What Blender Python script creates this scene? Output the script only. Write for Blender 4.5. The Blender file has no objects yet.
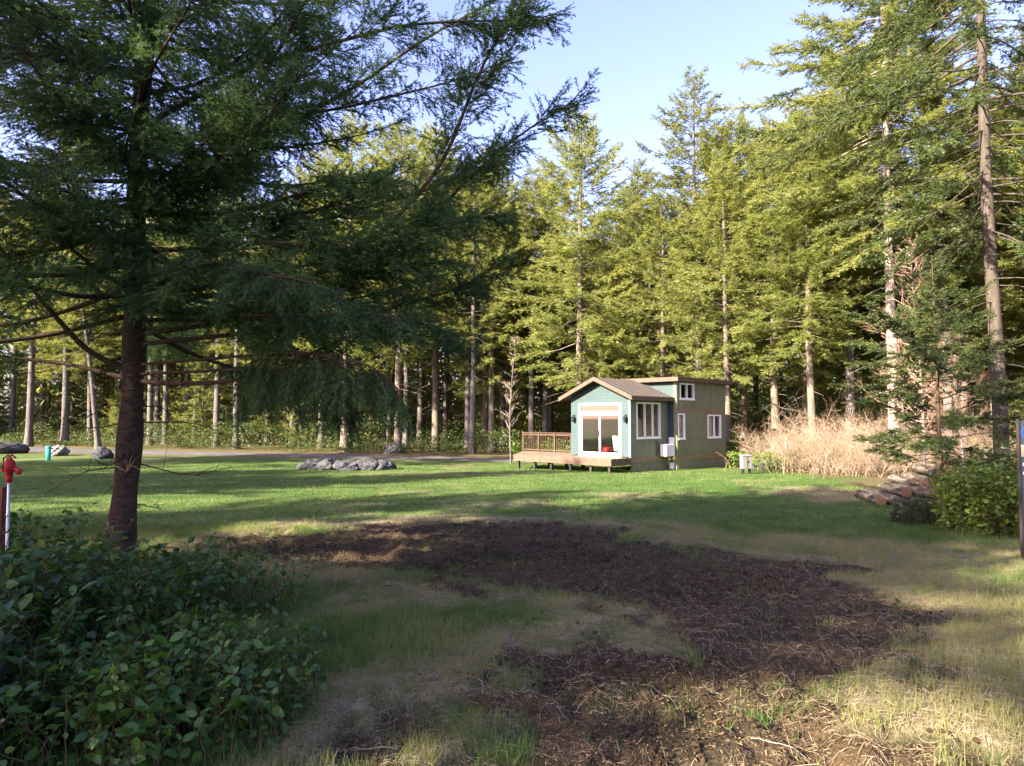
import bpy, math
import numpy as np
from mathutils import Vector, Matrix

# ------------------------------------------------------------------ camera, sky, sun, exposure
sc = bpy.context.scene
COL = sc.collection
F_PX, CAM_H = 700.0, 1.65
PITCH = math.atan(35 / F_PX)
cam_d = bpy.data.cameras.new("camera")
cam_d.sensor_width = 36.0
cam_d.lens = F_PX * 36.0 / 1024.0
cam_d.clip_start, cam_d.clip_end = 0.05, 3000.0
cam = bpy.data.objects.new("camera", cam_d)
cam.location = (0, 0, CAM_H)
cam.rotation_euler = (math.pi / 2 + PITCH, 0, 0)
COL.objects.link(cam)
sc.camera = cam

SUN_EL, SUN_AZ = math.radians(27.0), math.radians(233.0)     # azimuth clockwise from +Y
sdir = Vector((math.sin(SUN_AZ) * math.cos(SUN_EL), math.cos(SUN_AZ) * math.cos(SUN_EL), math.sin(SUN_EL)))
world = bpy.data.worlds.new("World")
sc.world = world
world.use_nodes = True
wn = world.node_tree
sky = wn.nodes.new("ShaderNodeTexSky")
sky.sky_type = 'NISHITA'
sky.sun_disc = False
sky.sun_elevation, sky.sun_rotation = SUN_EL, SUN_AZ
sky.air_density, sky.dust_density, sky.ozone_density = 1.0, 2.0, 3.0
tint = wn.nodes.new("ShaderNodeMix")                        # white balance of the sky
tint.data_type, tint.blend_type = 'RGBA', 'MULTIPLY'
tint.inputs[0].default_value = 1.0
tint.inputs[7].default_value = (1.20, 0.91, 1.10, 1)
wn.links.new(sky.outputs[0], tint.inputs[6])
wn.links.new(tint.outputs[2], wn.nodes["Background"].inputs[0])
wn.nodes["Background"].inputs[1].default_value = 0.088
sl = bpy.data.lights.new("sun", 'SUN')
sl.energy, sl.angle, sl.color = 5.0, math.radians(0.55), (1.0, 0.88, 0.70)
sun = bpy.data.objects.new("sun", sl)
sun.rotation_euler = sdir.to_track_quat('Z', 'Y').to_euler()
sun.location = (-20, -20, 40)
COL.objects.link(sun)
vs = sc.view_settings
vs.view_transform, vs.look, vs.exposure, vs.gamma, vs.use_curve_mapping = 'Standard', 'None', 2.7, 1.0, False
cy = sc.cycles
cy.max_bounces, cy.diffuse_bounces, cy.glossy_bounces, cy.transmission_bounces, cy.transparent_max_bounces = 5, 3, 2, 3, 8
cy.caustics_reflective = cy.caustics_refractive = False
cy.use_denoising = True
cy.sample_clamp_indirect = 4.0

R = np.random.default_rng(11)
PI = math.pi

# ------------------------------------------------------------------ noise, ground height, masks
def _hash(ix, iy, seed):
    h = (ix.astype(np.int64) * 374761393 + iy.astype(np.int64) * 668265263 + seed * 1442695041) & 0x7fffffff
    h = ((h ^ (h >> 13)) * 1274126177) & 0x7fffffff
    h = (h ^ (h >> 16)) & 0xffff
    return h / 65535.0

def vnoise(x, y, seed=0):
    ix, iy = np.floor(x), np.floor(y)
    fx, fy = x - ix, y - iy
    fx, fy = fx * fx * (3 - 2 * fx), fy * fy * (3 - 2 * fy)
    a, b = _hash(ix, iy, seed), _hash(ix + 1, iy, seed)
    c, d = _hash(ix, iy + 1, seed), _hash(ix + 1, iy + 1, seed)
    return (a * (1 - fx) + b * fx) * (1 - fy) + (c * (1 - fx) + d * fx) * fy

def fbm(x, y, seed=0, octs=4):
    s, a, t = 0, 1.0, 0
    for o in range(octs):
        s = s + a * vnoise(x * 2 ** o + 13.7 * o, y * 2 ** o - 7.1 * o, seed + o)
        t += a
        a *= 0.5
    return s / t

def sstep(a, b, x):
    t = np.clip((x - a) / (b - a), 0, 1)
    return t * t * (3 - 2 * t)

def sdf(poly, x, y):                      # signed distance to a polygon, negative inside
    d2 = np.full(x.shape, 1e18)
    ins = np.zeros(x.shape, bool)
    n = len(poly)
    for i in range(n):
        x0, y0 = poly[i]
        x1, y1 = poly[(i + 1) % n]
        ex, ey = x1 - x0, y1 - y0
        t = np.clip(((x - x0) * ex + (y - y0) * ey) / (ex * ex + ey * ey), 0, 1)
        d2 = np.minimum(d2, (x - x0 - t * ex) ** 2 + (y - y0 - t * ey) ** 2)
        if ey != 0:
            ins ^= ((y0 > y) != (y1 > y)) & (x < x0 + ex * (y - y0) / ey)
    return np.where(ins, -1, 1) * np.sqrt(d2)

DIRT = [(-4.7, 10.9), (-3.9, 12.7), (-1.9, 13.9), (0.6, 14.2), (2.2, 13.0), (2.4, 11.2), (3.35, 10.6), (3.9, 9.4), (3.7, 7.8),
        (4.1, 6.6), (3.5, 5.7), (2.9, 5.2), (2.2, 4.4), (2.3, 3.3), (2.4, 2.2), (-0.6, 2.0), (-0.7, 3.6), (-0.35, 4.6), (0.37, 5.5),
        (1.2, 5.9), (1.15, 6.8), (-0.12, 7.3), (-1.2, 7.8), (-2.2, 8.8), (-3.5, 9.6)]
LAWN = [(-80, 62), (-52, 57), (-30, 50), (-10, 45), (0, 42), (6, 40), (10.5, 36.5), (12.3, 30.5), (11.3, 22), (10.2, 17), (7.4, 10.2),
        (8.5, 4), (12, -5), (12, -25), (-14, -25), (-22, -2), (-30, 12), (-80, 40)]
PATCH = (-2.2, 33.5)

def gz(x, y):
    x, y = np.asarray(x, float), np.asarray(y, float)
    base = -0.025 * np.clip(y, 0, 40)
    far = sstep(50, 110, y) * 1.2
    r = np.hypot(x, y - 5)
    amp = sstep(80, 140, r)
    return base + far + 0.10 * (fbm(x * 0.16, y * 0.16, 3, 3) - 0.5) * sstep(2, 14, r) + amp * 3 * (fbm(x * .02, y * .02, 9, 3) - .5)

def masks(x, y):
    w = fbm(x * 0.9, y * 0.9, 21, 4) - 0.5
    w2 = fbm(x * 4.5, y * 4.5, 31, 3) - 0.5
    sd = sdf(DIRT, x, y)
    dirt = sstep(0.30, -0.30, sd + 2.0 * w + 1.5 * w2)
    # bare scrape out on the lawn
    d2 = np.hypot((x + 2.6) / 3.4, (y - 30.5) / 1.1)
    dirt = np.maximum(dirt, 0.7 * sstep(1.1, 0.6, d2 + 0.8 * w))
    straw = sstep(1.5, 0.2, np.abs(sd) + 2.2 * w + .8 * w2) * 0.9
    right = sdf([(2.2, 3.0), (3.2, 6.5), (3.9, 9.0), (3.2, 10.9), (4.8, 11.8), (7.6, 10.6), (8.0, 3)], x, y)
    straw = np.maximum(straw, 0.75 * sstep(0.5, -0.6, right + 2.4 * w))
    straw = np.maximum(straw, 0.8 * sstep(1.2, .5, np.hypot((x - 9.2) / 2.2, (y - 20.5) / 3.0) + 1.0 * w))
    straw = np.maximum(straw, sstep(0.62, 0.75, fbm(x * .35, y * .35, 77, 4)) * .55)
    straw = np.maximum(straw, .6 * sstep(1.0, .4, d2 / 1.5 + 1.0 * w))
    forest = sstep(-0.6, 0.8, sdf(LAWN, x, y) + 2.0 * w)
    return dirt, straw * (1 - dirt * .75), forest

def gz_bump(x, y):
    d, s, fo = masks(x, y)
    near = sstep(30, 12, y)
    clod = (fbm(x * 3.1, y * 3.1, 41, 4) - .5) * 0.20 + (fbm(x * 8, y * 8, 51, 3) - .5) * .12
    grass = (fbm(x * 1.3, y * 1.3, 61, 3) - .5) * 0.05 + (fbm(x * 6, y * 6, 71, 2) - .5) * .03
    return gz(x, y) + near * (d * clod - .05 * d + (1 - d) * grass)

# ------------------------------------------------------------------ mesh and object helpers
def mesh_np(name, V, quads=None, tris=None, mat=None, attrs=None, smooth=False):
    V = np.ascontiguousarray(V, np.float32)
    me = bpy.data.meshes.new(name)
    nq = 0 if quads is None else len(quads)
    nt = 0 if tris is None else len(tris)
    me.vertices.add(len(V))
    me.vertices.foreach_set("co", V.ravel())
    loops, starts = [], []
    if nq:
        loops.append(np.asarray(quads, np.int32).ravel())
        starts.append(np.arange(nq, dtype=np.int32) * 4)
    if nt:
        loops.append(np.asarray(tris, np.int32).ravel())
        starts.append(nq * 4 + np.arange(nt, dtype=np.int32) * 3)
    L = np.concatenate(loops)
    me.loops.add(len(L))
    me.loops.foreach_set("vertex_index", L)
    me.polygons.add(nq + nt)
    me.polygons.foreach_set("loop_start", np.concatenate(starts))
    me.polygons.foreach_set("use_smooth", np.full(nq + nt, bool(smooth)))
    for k, (typ, arr) in (attrs or {}).items():
        at = me.attributes.new(k, typ, 'POINT')
        at.data.foreach_set('value' if typ == 'FLOAT' else 'color', np.ascontiguousarray(arr, np.float32).ravel())
    me.update(calc_edges=True)
    if mat:
        me.materials.append(mat)
    return me

def link(name, me, parent=None, loc=None, rotz=0.0, scale=None):
    o = bpy.data.objects.new(name, me)
    COL.objects.link(o)
    if parent:
        o.parent = parent
    if loc is not None:
        o.location = loc
    o.rotation_euler = (0, 0, rotz)
    if scale is not None:
        o.scale = scale if hasattr(scale, '__len__') else (scale,) * 3
    return o

def tag(o, label=None, cat=None, group=None, kind=None):
    for k, v in (("label", label), ("category", cat), ("group", group), ("kind", kind)):
        if v:
            o[k] = v
    return o

def thing(name, label, cat, loc, rotz=0.0, group=None, scale=None):
    return tag(link(name, None, None, loc, rotz, scale), label, cat, group)

class MB:
    """collects shapes into one mesh"""
    def __init__(s):
        s.v, s.f = [], []
    def add(s, vs_, fs):
        n = len(s.v)
        s.v += [tuple(p) for p in vs_]
        s.f += [tuple(n + i for i in f) for f in fs]
    def box(s, x0, x1, y0, y1, z0, z1):
        s.add([(x0, y0, z0), (x1, y0, z0), (x1, y1, z0), (x0, y1, z0), (x0, y0, z1), (x1, y0, z1), (x1, y1, z1), (x0, y1, z1)],
              [(0, 3, 2, 1), (4, 5, 6, 7), (0, 1, 5, 4), (1, 2, 6, 5), (2, 3, 7, 6), (3, 0, 4, 7)])
    def hexa(s, p):                       # 8 points, bottom ring then top ring
        s.add(p, [(0, 3, 2, 1), (4, 5, 6, 7), (0, 1, 5, 4), (1, 2, 6, 5), (2, 3, 7, 6), (3, 0, 4, 7)])
    def tube(s, pts, rad, n=8, cap=True):
        pts = [Vector(p) for p in pts]
        rings = []
        for i, p in enumerate(pts):
            t = (pts[min(i + 1, len(pts) - 1)] - pts[max(i - 1, 0)]).normalized()
            u = t.cross(Vector((0, 0, 1)) if abs(t.z) < .95 else Vector((1, 0, 0))).normalized()
            w = t.cross(u)
            r = rad[i] if hasattr(rad, '__len__') else rad
            rings.append([p + r * (math.cos(a) * u + math.sin(a) * w) for a in [2 * PI * k / n for k in range(n)]])
        vs_ = [q for r_ in rings for q in r_]
        fs = [(i * n + k, i * n + (k + 1) % n, (i + 1) * n + (k + 1) % n, (i + 1) * n + k) for i in range(len(pts) - 1) for k in range(n)]
        if cap:
            fs += [tuple(range(n - 1, -1, -1)), tuple((len(pts) - 1) * n + k for k in range(n))]
        s.add(vs_, fs)
    def lathe(s, prof, c=(0, 0), n=20):   # prof: list of (r, z)
        s.add([(c[0] + r * math.cos(2 * PI * k / n), c[1] + r * math.sin(2 * PI * k / n), z) for r, z in prof for k in range(n)],
              [(i * n + k, i * n + (k + 1) % n, (i + 1) * n + (k + 1) % n, (i + 1) * n + k) for i in range(len(prof) - 1) for k in range(n)])
    def mesh(s, name, mat, bevel=0, smooth=False):
        me = bpy.data.meshes.new(name)
        me.from_pydata(s.v, [], s.f)
        me.materials.append(mat)
        if smooth:
            me.polygons.foreach_set("use_smooth", [True] * len(me.polygons))
        me.update()
        return me
    def build(s, name, mat, parent=None, bevel=0.0, smooth=False, loc=None, rotz=0):
        o = link(name, s.mesh(name, mat, smooth=smooth), parent, loc, rotz)
        if bevel:
            m = o.modifiers.new("bevel", 'BEVEL')
            m.width, m.segments, m.limit_method = bevel, 2, 'ANGLE'
        return o

def norm(a):
    return a / np.maximum(np.linalg.norm(a, axis=-1, keepdims=True), 1e-9)

class Buf:
    """numpy mesh buffer with a per-point tint"""
    def __init__(s):
        s.V, s.Q, s.T, s.A, s.n = [], [], [], [], 0
    def add(s, V, Q=None, T=None, A=None):
        V = np.asarray(V, float).reshape(-1, 3)
        s.V.append(V)
        s.A.append(np.zeros(len(V)) if A is None else np.broadcast_to(A, (len(V),)))
        if Q is not None and len(Q):
            s.Q.append(np.asarray(Q) + s.n)
        if T is not None and len(T):
            s.T.append(np.asarray(T) + s.n)
        s.n += len(V)
    def tube(s, P, r, n=6, tint=0.0):
        P = np.asarray(P, float)
        r = np.broadcast_to(np.asarray(r, float), (len(P),))
        t = norm(np.gradient(P, axis=0))
        ref = np.where(np.abs(t[:, 2:3]) < .9, np.array([[0, 0, 1.]]), np.array([[1., 0, 0]]))
        u = norm(np.cross(t, ref))
        w = np.cross(t, u)
        a = np.arange(n) * 2 * PI / n
        ring = P[:, None] + r[:, None, None] * (np.cos(a)[None, :, None] * u[:, None] + np.sin(a)[None, :, None] * w[:, None])
        i, k = np.meshgrid(np.arange(len(P) - 1), np.arange(n), indexing='ij')
        Q = np.stack([i * n + k, i * n + (k + 1) % n, (i + 1) * n + (k + 1) % n, (i + 1) * n + k], -1).reshape(-1, 4)
        s.add(ring.reshape(-1, 3), Q=Q, A=tint)
    def sticks(s, P, D, L, w, tint=0.0):  # many straight 3-sided sticks at once
        N = len(P)
        if N == 0:
            return
        u = norm(np.cross(D, np.array([0.13, 0.21, 0.97])))
        v = np.cross(D, u)
        E = P + D * np.asarray(L)[:, None]
        w = np.broadcast_to(np.asarray(w, float), (N,))[:, None]
        ks = [w * (math.cos(a) * u + math.sin(a) * v) for a in (0, 2.094, 4.189)]
        V = np.stack([P + k for k in ks] + [E + .35 * k for k in ks], 1)
        b = np.arange(N)[:, None] * 6
        Q = np.concatenate([b + np.array([[0, 1, 4, 3]]), b + np.array([[1, 2, 5, 4]]), b + np.array([[2, 0, 3, 5]])])
        A = np.repeat(np.broadcast_to(tint, (N,)), 6)
        s.add(V.reshape(-1, 3), Q=Q, A=A)
    def blades(s, P, D, S, L, w, tint, kite=True):
        N = len(P)
        if N == 0:
            return
        L, w = np.asarray(L)[:, None], np.broadcast_to(np.asarray(w, float), (N,))[:, None]
        if kite:
            V = np.stack([P, P + D * L * .5 + S * w * .5, P + D * L, P + D * L * .5 - S * w * .5], 1)
            s.add(V.reshape(-1, 3), Q=np.arange(N * 4).reshape(N, 4), A=np.repeat(tint, 4))
        else:
            V = np.stack([P - S * w * .5, P + S * w * .5, P + D * L], 1)
            s.add(V.reshape(-1, 3), T=np.arange(N * 3).reshape(N, 3), A=np.repeat(tint, 3))
    def mesh(s, name, mat, smooth=False):
        return mesh_np(name, np.concatenate(s.V), np.concatenate(s.Q) if s.Q else None, np.concatenate(s.T) if s.T else None, mat,
                       {"tint": ('FLOAT', np.concatenate(s.A))}, smooth)

# ------------------------------------------------------------------ materials
class NT:
    def __init__(s, name):
        s.m = bpy.data.materials.new(name)
        s.m.use_nodes = True
        s.t = s.m.node_tree
        s.b = s.t.nodes["Principled BSDF"]
        s.out = s.t.nodes["Material Output"]
    def n(s, typ, ins=None, **kw):
        nd = s.t.nodes.new(typ)
        for k, v in kw.items():
            setattr(nd, k, v)
        for k, v in (ins or {}).items():
            s.set(nd, k, v)
        return nd
    def set(s, nd, k, v):
        if hasattr(v, 'is_linked') or hasattr(v, 'links'):
            s.t.links.new(v, nd.inputs[k])
        else:
            nd.inputs[k].default_value = v
    def noise(s, scale, detail=4, vec=None, rough=.55, dist=0):
        nd = s.n("ShaderNodeTexNoise", {"Scale": scale, "Detail": detail, "Roughness": rough, "Distortion": dist})
        if vec is not None:
            s.t.links.new(vec, nd.inputs["Vector"])
        return nd.outputs["Fac"]
    def ramp(s, fac, stops):
        nd = s.n("ShaderNodeValToRGB")
        e = nd.color_ramp.elements
        while len(e) < len(stops):
            e.new(0.5)
        for el, (p, c) in zip(e, stops):
            el.position, el.color = p, (*c, 1)
        s.t.links.new(fac, nd.inputs[0])
        return nd.outputs[0]
    def mix(s, fac, a, b, mode='MIX'):
        nd = s.n("ShaderNodeMix", data_type='RGBA', blend_type=mode)
        for k, v in ((0, fac), (6, a), (7, b)):
            if hasattr(v, 'links'):
                s.t.links.new(v, nd.inputs[k])
            else:
                nd.inputs[k].default_value = v if k == 0 else (*v, 1) if len(v) == 3 else v
        return nd.outputs[2]
    def math(s, op, a, b=0.0):
        nd = s.n("ShaderNodeMath", operation=op)
        s.set(nd, 0, a)
        s.set(nd, 1, b)
        return nd.outputs[0]
    def coords(s, scale=(1, 1, 1), which="Object"):
        tc = s.n("ShaderNodeTexCoord")
        mp = s.n("ShaderNodeMapping", {"Scale": scale})
        s.t.links.new(tc.outputs[which], mp.inputs[0])
        return mp.outputs[0]
    def attr(s, name):
        return s.n("ShaderNodeAttribute", attribute_name=name)
    def bump(s, h, strength=.5, dist=.02):
        nd = s.n("ShaderNodeBump", {"Strength": strength, "Distance": dist, "Height": h})
        s.t.links.new(nd.outputs[0], s.b.inputs["Normal"])
    def base(s, c, rough=.8, spec=.3):
        s.set(s.b, "Base Color", c if hasattr(c, 'links') else (*c, 1))
        s.b.inputs["Roughness"].default_value = rough
        s.b.inputs["Specular IOR Level"].default_value = spec
        return s.m

def simple(name, c, rough=.7, var=.18, scale=6, bump=0.0, spec=.3, metal=0):
    t = NT(name)
    v = t.coords()
    f = t.noise(scale, 5, v)
    col = t.ramp(f, [(.25, tuple(x * (1 - var) for x in c)), (.75, tuple(min(1, x * (1 + var)) for x in c))])
    if bump:
        t.bump(t.noise(scale * 5, 4, v), bump, .01)
    t.b.inputs["Metallic"].default_value = metal
    return t.base(col, rough, spec)

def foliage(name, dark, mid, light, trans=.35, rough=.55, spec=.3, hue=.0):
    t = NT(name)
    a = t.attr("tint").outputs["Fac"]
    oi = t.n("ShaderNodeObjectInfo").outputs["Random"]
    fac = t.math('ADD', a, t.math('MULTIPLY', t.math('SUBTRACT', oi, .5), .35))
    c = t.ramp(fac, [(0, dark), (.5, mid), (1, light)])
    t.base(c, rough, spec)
    tr = t.n("ShaderNodeBsdfTranslucent")
    t.t.links.new(t.mix(.5, c, (light[0] * 1.6, light[1] * 1.6, light[2] * .9)), tr.inputs["Color"])
    ms = t.n("ShaderNodeMixShader", {0: trans})
    t.t.links.new(t.b.outputs[0], ms.inputs[1])
    t.t.links.new(tr.outputs[0], ms.inputs[2])
    t.t.links.new(ms.outputs[0], t.out.inputs[0])
    return t.m

def bark(name, dark, light, sx=14, sz=2.2, bump=.9, moss=0.0):
    t = NT(name)
    v = t.coords((sx, sx, sz))
    f = t.noise(1.0, 8, v, .65, .6)
    c = t.ramp(f, [(.32, dark), (.52, tuple((a + b) / 2 for a, b in zip(dark, light))), (.7, light)])
    v2 = t.coords((1.2, 1.2, .6))
    f2 = t.noise(2.0, 4, v2)
    c = t.mix(t.math('MULTIPLY', f2, .45), c, tuple(x * .45 for x in dark))
    if moss:
        c = t.mix(t.math('MULTIPLY', t.ramp(t.noise(1.4, 5, v2), [(.5, (0, 0, 0)), (.62, (1, 1, 1))]), moss), c, (.06, .075, .025))
    t.bump(f, bump, .04)
    return t.base(c, .9, .15)

M = {}
M['bark_near'] = bark('fir_bark_reddish', (.020, .0145, .012), (.10, .066, .05), 9, 22, 1.0, .25)
M['bark_limb'] = bark('fir_limb_bark', (.03, .02, .015), (.13, .085, .06), 20, 20, .6, .25)
M['bark_far'] = bark('forest_bark', (.09, .07, .056), (.28, .23, .185), 7, 1.2, 1.0, .3)
M['bark_grey'] = bark('grey_bark', (.065, .06, .058), (.185, .165, .155), 8, 1.5, 1.0, .2)
M['needle_near'] = foliage('fir_needles_dark', (.022, .056, .022), (.044, .112, .036), (.11, .18, .05), .38, .5, .35)
M['needle_young'] = foliage('young_fir_needles', (.03, .055, .022), (.065, .10, .034), (.13, .155, .05), .35)
M['needle_lit'] = foliage('fir_needles_yellow_green', (.09, .115, .03), (.180, .215, .060), (.29, .30, .105), .5, .6)
M['needle_deep'] = foliage('fir_needles_deep', (.07, .098, .03), (.15, .175, .05), (.26, .265, .085), .5, .6)
M['leaf_salal'] = foliage('salal_leaves', (.011, .036, .009), (.028, .080, .014), (.08, .16, .022), .28, .36, .36)
M['leaf_bright'] = foliage('bright_shrub_leaves', (.04, .085, .015), (.085, .15, .02), (.17, .23, .03), .35, .45, .4)
M['leaf_under'] = foliage('undergrowth_leaves', (.016, .034, .010), (.040, .068, .016), (.11, .13, .03), .3, .5)
M['twig_tan'] = foliage('bare_twigs_tan', (.10, .068, .048), (.24, .172, .12), (.39, .305, .22), .0, .8, .1)
M['twig_grey'] = foliage('bare_twigs_grey', (.10, .08, .06), (.20, .16, .12), (.33, .28, .22), .0, .8, .1)
M['stem'] = foliage('shrub_stems', (.03, .022, .015), (.07, .05, .03), (.13, .09, .055), .0, .8, .1)
M['grass'] = foliage('grass_blades', (.028, .072, .014), (.066, .135, .026), (.24, .225, .085), .3, .6, .2)
M['straw'] = foliage('dry_straw', (.13, .095, .06), (.29, .23, .15), (.46, .39, .28), .1, .8, .1)
M['chips'] = foliage('bark_chips', (.028, .020, .012), (.095, .062, .032), (.26, .18, .095), .0, .9, .1)
M['rock'] = simple('grey_rock', (.052, .053, .056), .9, .6, 4.0, 1.0)
M['rock_pale'] = simple('pale_rock', (.14, .135, .13), .9, .4, 3.0, .7)

def ground_material():
    t = NT('meadow_ground')
    v = t.coords()
    at = t.attr("masks")
    sp = t.n("ShaderNodeSeparateColor")
    t.t.links.new(at.outputs["Color"], sp.inputs[0])
    dirt, straw, forest = sp.outputs[0], sp.outputs[1], sp.outputs[2]
    n1, n2, n3 = t.noise(.8, 6, v), t.noise(14, 6, v), t.noise(60, 4, v)
    g = t.ramp(t.math('ADD', t.math('MULTIPLY', n1, .5), t.math('MULTIPLY', n2, .5)),
               [(.33, (.032, .068, .015)), (.5, (.062, .115, .026)), (.66, (.15, .16, .055))])
    g = t.mix(t.ramp(n3, [(.45, (0, 0, 0)), (.75, (.5, .5, .5))]), g, (.025, .04, .012))
    st = t.ramp(t.math('ADD', t.math('MULTIPLY', n2, .5), t.math('MULTIPLY', n3, .5)), [(.3, (.09, .065, .04)), (.5, (.21, .16, .10)), (.68, (.33, .27, .18))])
    dr = t.ramp(t.math('ADD', t.math('MULTIPLY', n2, .45), t.math('MULTIPLY', n3, .55)),
                [(.32, (.012, .010, .007)), (.48, (.034, .027, .016)), (.60, (.080, .061, .036)), (.72, (.18, .14, .085))])
    dr = t.mix(t.math('MULTIPLY', t.ramp(n1, [(.45, (0, 0, 0)), (.62, (1, 1, 1))]), .5), dr, t.mix(.5, dr, (.14, .078, .042)))
    fo = t.ramp(n2, [(.3, (.045, .03, .018)), (.5, (.12, .08, .045)), (.7, (.21, .16, .09))])
    fo = t.mix(t.ramp(n1, [(.45, (0, 0, 0)), (.6, (1, 1, 1))]), fo, (.07, .085, .03))
    c = t.mix(straw, g, st)
    c = t.mix(dirt, c, dr)
    c = t.mix(forest, c, fo)
    h = t.math('ADD', t.math('MULTIPLY', n2, .6), t.math('MULTIPLY', n3, .4))
    t.bump(h, .9, .05)
    return t.base(c, .95, .1)
M['ground'] = ground_material()

# ------------------------------------------------------------------ ground, driveway
def axis(spec):
    out = [spec[0][0]]
    for a, b, d in spec:
        out += list(np.linspace(a, b, max(2, int(round((b - a) / d)) + 1))[1:])
    return np.array(out)
gx = axis([(-900, -200, 100), (-200, -60, 10), (-60, -14, 1.0), (-14, -6, .22), (-6, 6, .055), (6, 14, .16), (14, 60, 1.0), (60, 200, 10), (200, 900, 100)])
gy = axis([(-900, -200, 100), (-200, -20, 12), (-20, 1.5, 1.2), (1.5, 12, .055), (12, 20, .13), (20, 45, .4), (45, 130, 2.5), (130, 300, 15), (300, 1500, 150)])
GX, GY = np.meshgrid(gx, gy)
gxx, gyy = GX.ravel(), GY.ravel()
D_, S_, F_ = masks(gxx, gyy)
GV = np.stack([gxx, gyy, gz_bump(gxx, gyy)], 1)
nx_, ny_ = len(gx), len(gy)
ii, jj = np.meshgrid(np.arange(ny_ - 1), np.arange(nx_ - 1), indexing='ij')
a_ = (ii * nx_ + jj).ravel()
gq = np.stack([a_, a_ + 1, a_ + nx_ + 1, a_ + nx_], 1)
tag(link('ground', mesh_np('ground', GV, gq, None, M['ground'], {"masks": ('FLOAT_COLOR', np.stack([D_, S_, F_, np.ones_like(D_)], 1))}, True)), kind='structure')

t = NT('gravel')
v = t.coords()
t.bump(t.noise(40, 4, v), .8, .03)
M['gravel'] = t.base(t.ramp(t.math('ADD', t.math('MULTIPLY', t.noise(45, 4, v), .6), t.math('MULTIPLY', t.noise(.9, 4, v), .4)),
                     [(.35, (.05, .05, .053)), (.5, (.095, .093, .096)), (.65, (.17, .165, .165))]), .95, .1)
rp = np.array([(-120, 84, 3.4), (-80, 71, 3.4), (-52, 62.5, 3.2), (-30, 54.5, 2.6), (-18, 50.5, 2.3), (-10, 47.8, 2.0), (-4, 45.4, 1.7), (1, 43.2, 1.6), (5, 42.4, 1.5), (9, 44, 1.4)])
tt = np.linspace(0, len(rp) - 1, 180)
rc = np.stack([np.interp(tt, np.arange(len(rp)), rp[:, k]) for k in range(3)], 1)
for _ in range(12):
    rc[1:-1] = (rc[:-2] + rc[1:-1] * 2 + rc[2:]) / 4
tn = norm(np.gradient(rc[:, :2], axis=0))
nn = np.stack([-tn[:, 1], tn[:, 0]], 1)
us = np.linspace(-1, 1, 9)
rw = .75 * rc[:, 2] * (1 + .25 * (fbm(np.arange(180) * .3, np.zeros(180), 5, 3) - .5))
RX = rc[:, None, :2] + nn[:, None] * (us[None, :, None] * rw[:, None, None])
rv = np.concatenate([RX.reshape(-1, 2), (gz(RX[..., 0], RX[..., 1]) + .05 - .04 * np.abs(us)[None] ** 4).reshape(-1, 1)], 1)
ri, rk = np.meshgrid(np.arange(179), np.arange(8), indexing='ij')
ra = (ri * 9 + rk).ravel()
tag(link('driveway', mesh_np('driveway', rv, np.stack([ra, ra + 9, ra + 10, ra + 1], 1), None, M['gravel'], None, True)), kind='structure')

# ------------------------------------------------------------------ house
def tz(x, y):
    return float(gz(np.array([x]), np.array([y]))[0])

def siding(name, c, lap=True):
    t = NT(name)
    v = t.coords()
    f = t.ramp(t.noise(2.5, 5, v), [(.3, tuple(x * .86 for x in c)), (.7, tuple(x * 1.12 for x in c))])
    if lap:
        sp = t.n("ShaderNodeSeparateXYZ")
        t.t.links.new(v, sp.inputs[0])
        fr = t.math('FRACT', t.math('DIVIDE', sp.outputs[2], .16))
        t.bump(t.math('SUBTRACT', 1.0, fr), 1.0, .035)
    return t.base(f, .6, .3)
M['side_lap'] = siding('lap_siding_green', (.165, .175, .105))
M['front_lap'] = siding('lap_siding_teal', (.028, .054, .056))
M['batten'] = siding('board_and_batten_green', (.165, .177, .105), False)
M['trim_tan'] = simple('cedar_trim', (.22, .15, .085), .7, .25, 4)
M['fascia'] = simple('fascia_wood', (.10, .066, .045), .7, .25, 4)
M['white'] = simple('white_vinyl', (.80, .80, .78), .4, .04)
M['deck'] = simple('deck_wood', (.15, .112, .082), .75, .25, 5, .3)
M['deck_dark'] = simple('deck_frame_wood', (.105, .072, .05), .8, .3, 5, .3)
M['rail'] = simple('stained_rail_wood', (.065, .036, .024), .7, .3, 5)
M['post_dark'] = simple('dark_post', (.03, .024, .02), .8, .3)
M['black'] = simple('black_metal', (.02, .02, .022), .4, .2)
M['roofmetal'] = simple('roof_metal_brown', (.075, .062, .055), .5, .15, 3, 0, .5, .3)
M['interior'] = simple('interior_wall', (.42, .36, .27), .8, .1)
M['floorwood'] = simple('interior_floor', (.25, .16, .09), .5, .2)
M['curtain'] = simple('curtain_rust', (.38, .16, .09), .9, .3, 9)
M['acwhite'] = simple('heat_pump_white', (.72, .72, .70), .45, .06)
M['red'] = simple('red_paint', (.42, .018, .02), .4, .15)
M['chair'] = simple('white_upholstery', (.70, .68, .64), .9, .06)
t = NT('window_glass')
fr = t.n("ShaderNodeFresnel", {"IOR": 1.5})
tr_, gl_ = t.n("ShaderNodeBsdfTransparent", {"Color": (.80, .84, .82, 1)}), t.n("ShaderNodeBsdfGlossy", {"Roughness": .02, "Color": (1, 1, 1, 1)})
ms_ = t.n("ShaderNodeMixShader")
t.t.links.new(t.math('ADD', t.math('MULTIPLY', fr.outputs[0], 1.2), .06), ms_.inputs[0])
t.t.links.new(tr_.outputs[0], ms_.inputs[1])
t.t.links.new(gl_.outputs[0], ms_.inputs[2])
t.t.links.new(ms_.outputs[0], t.out.inputs[0])
M['glass'] = t.m

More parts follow.
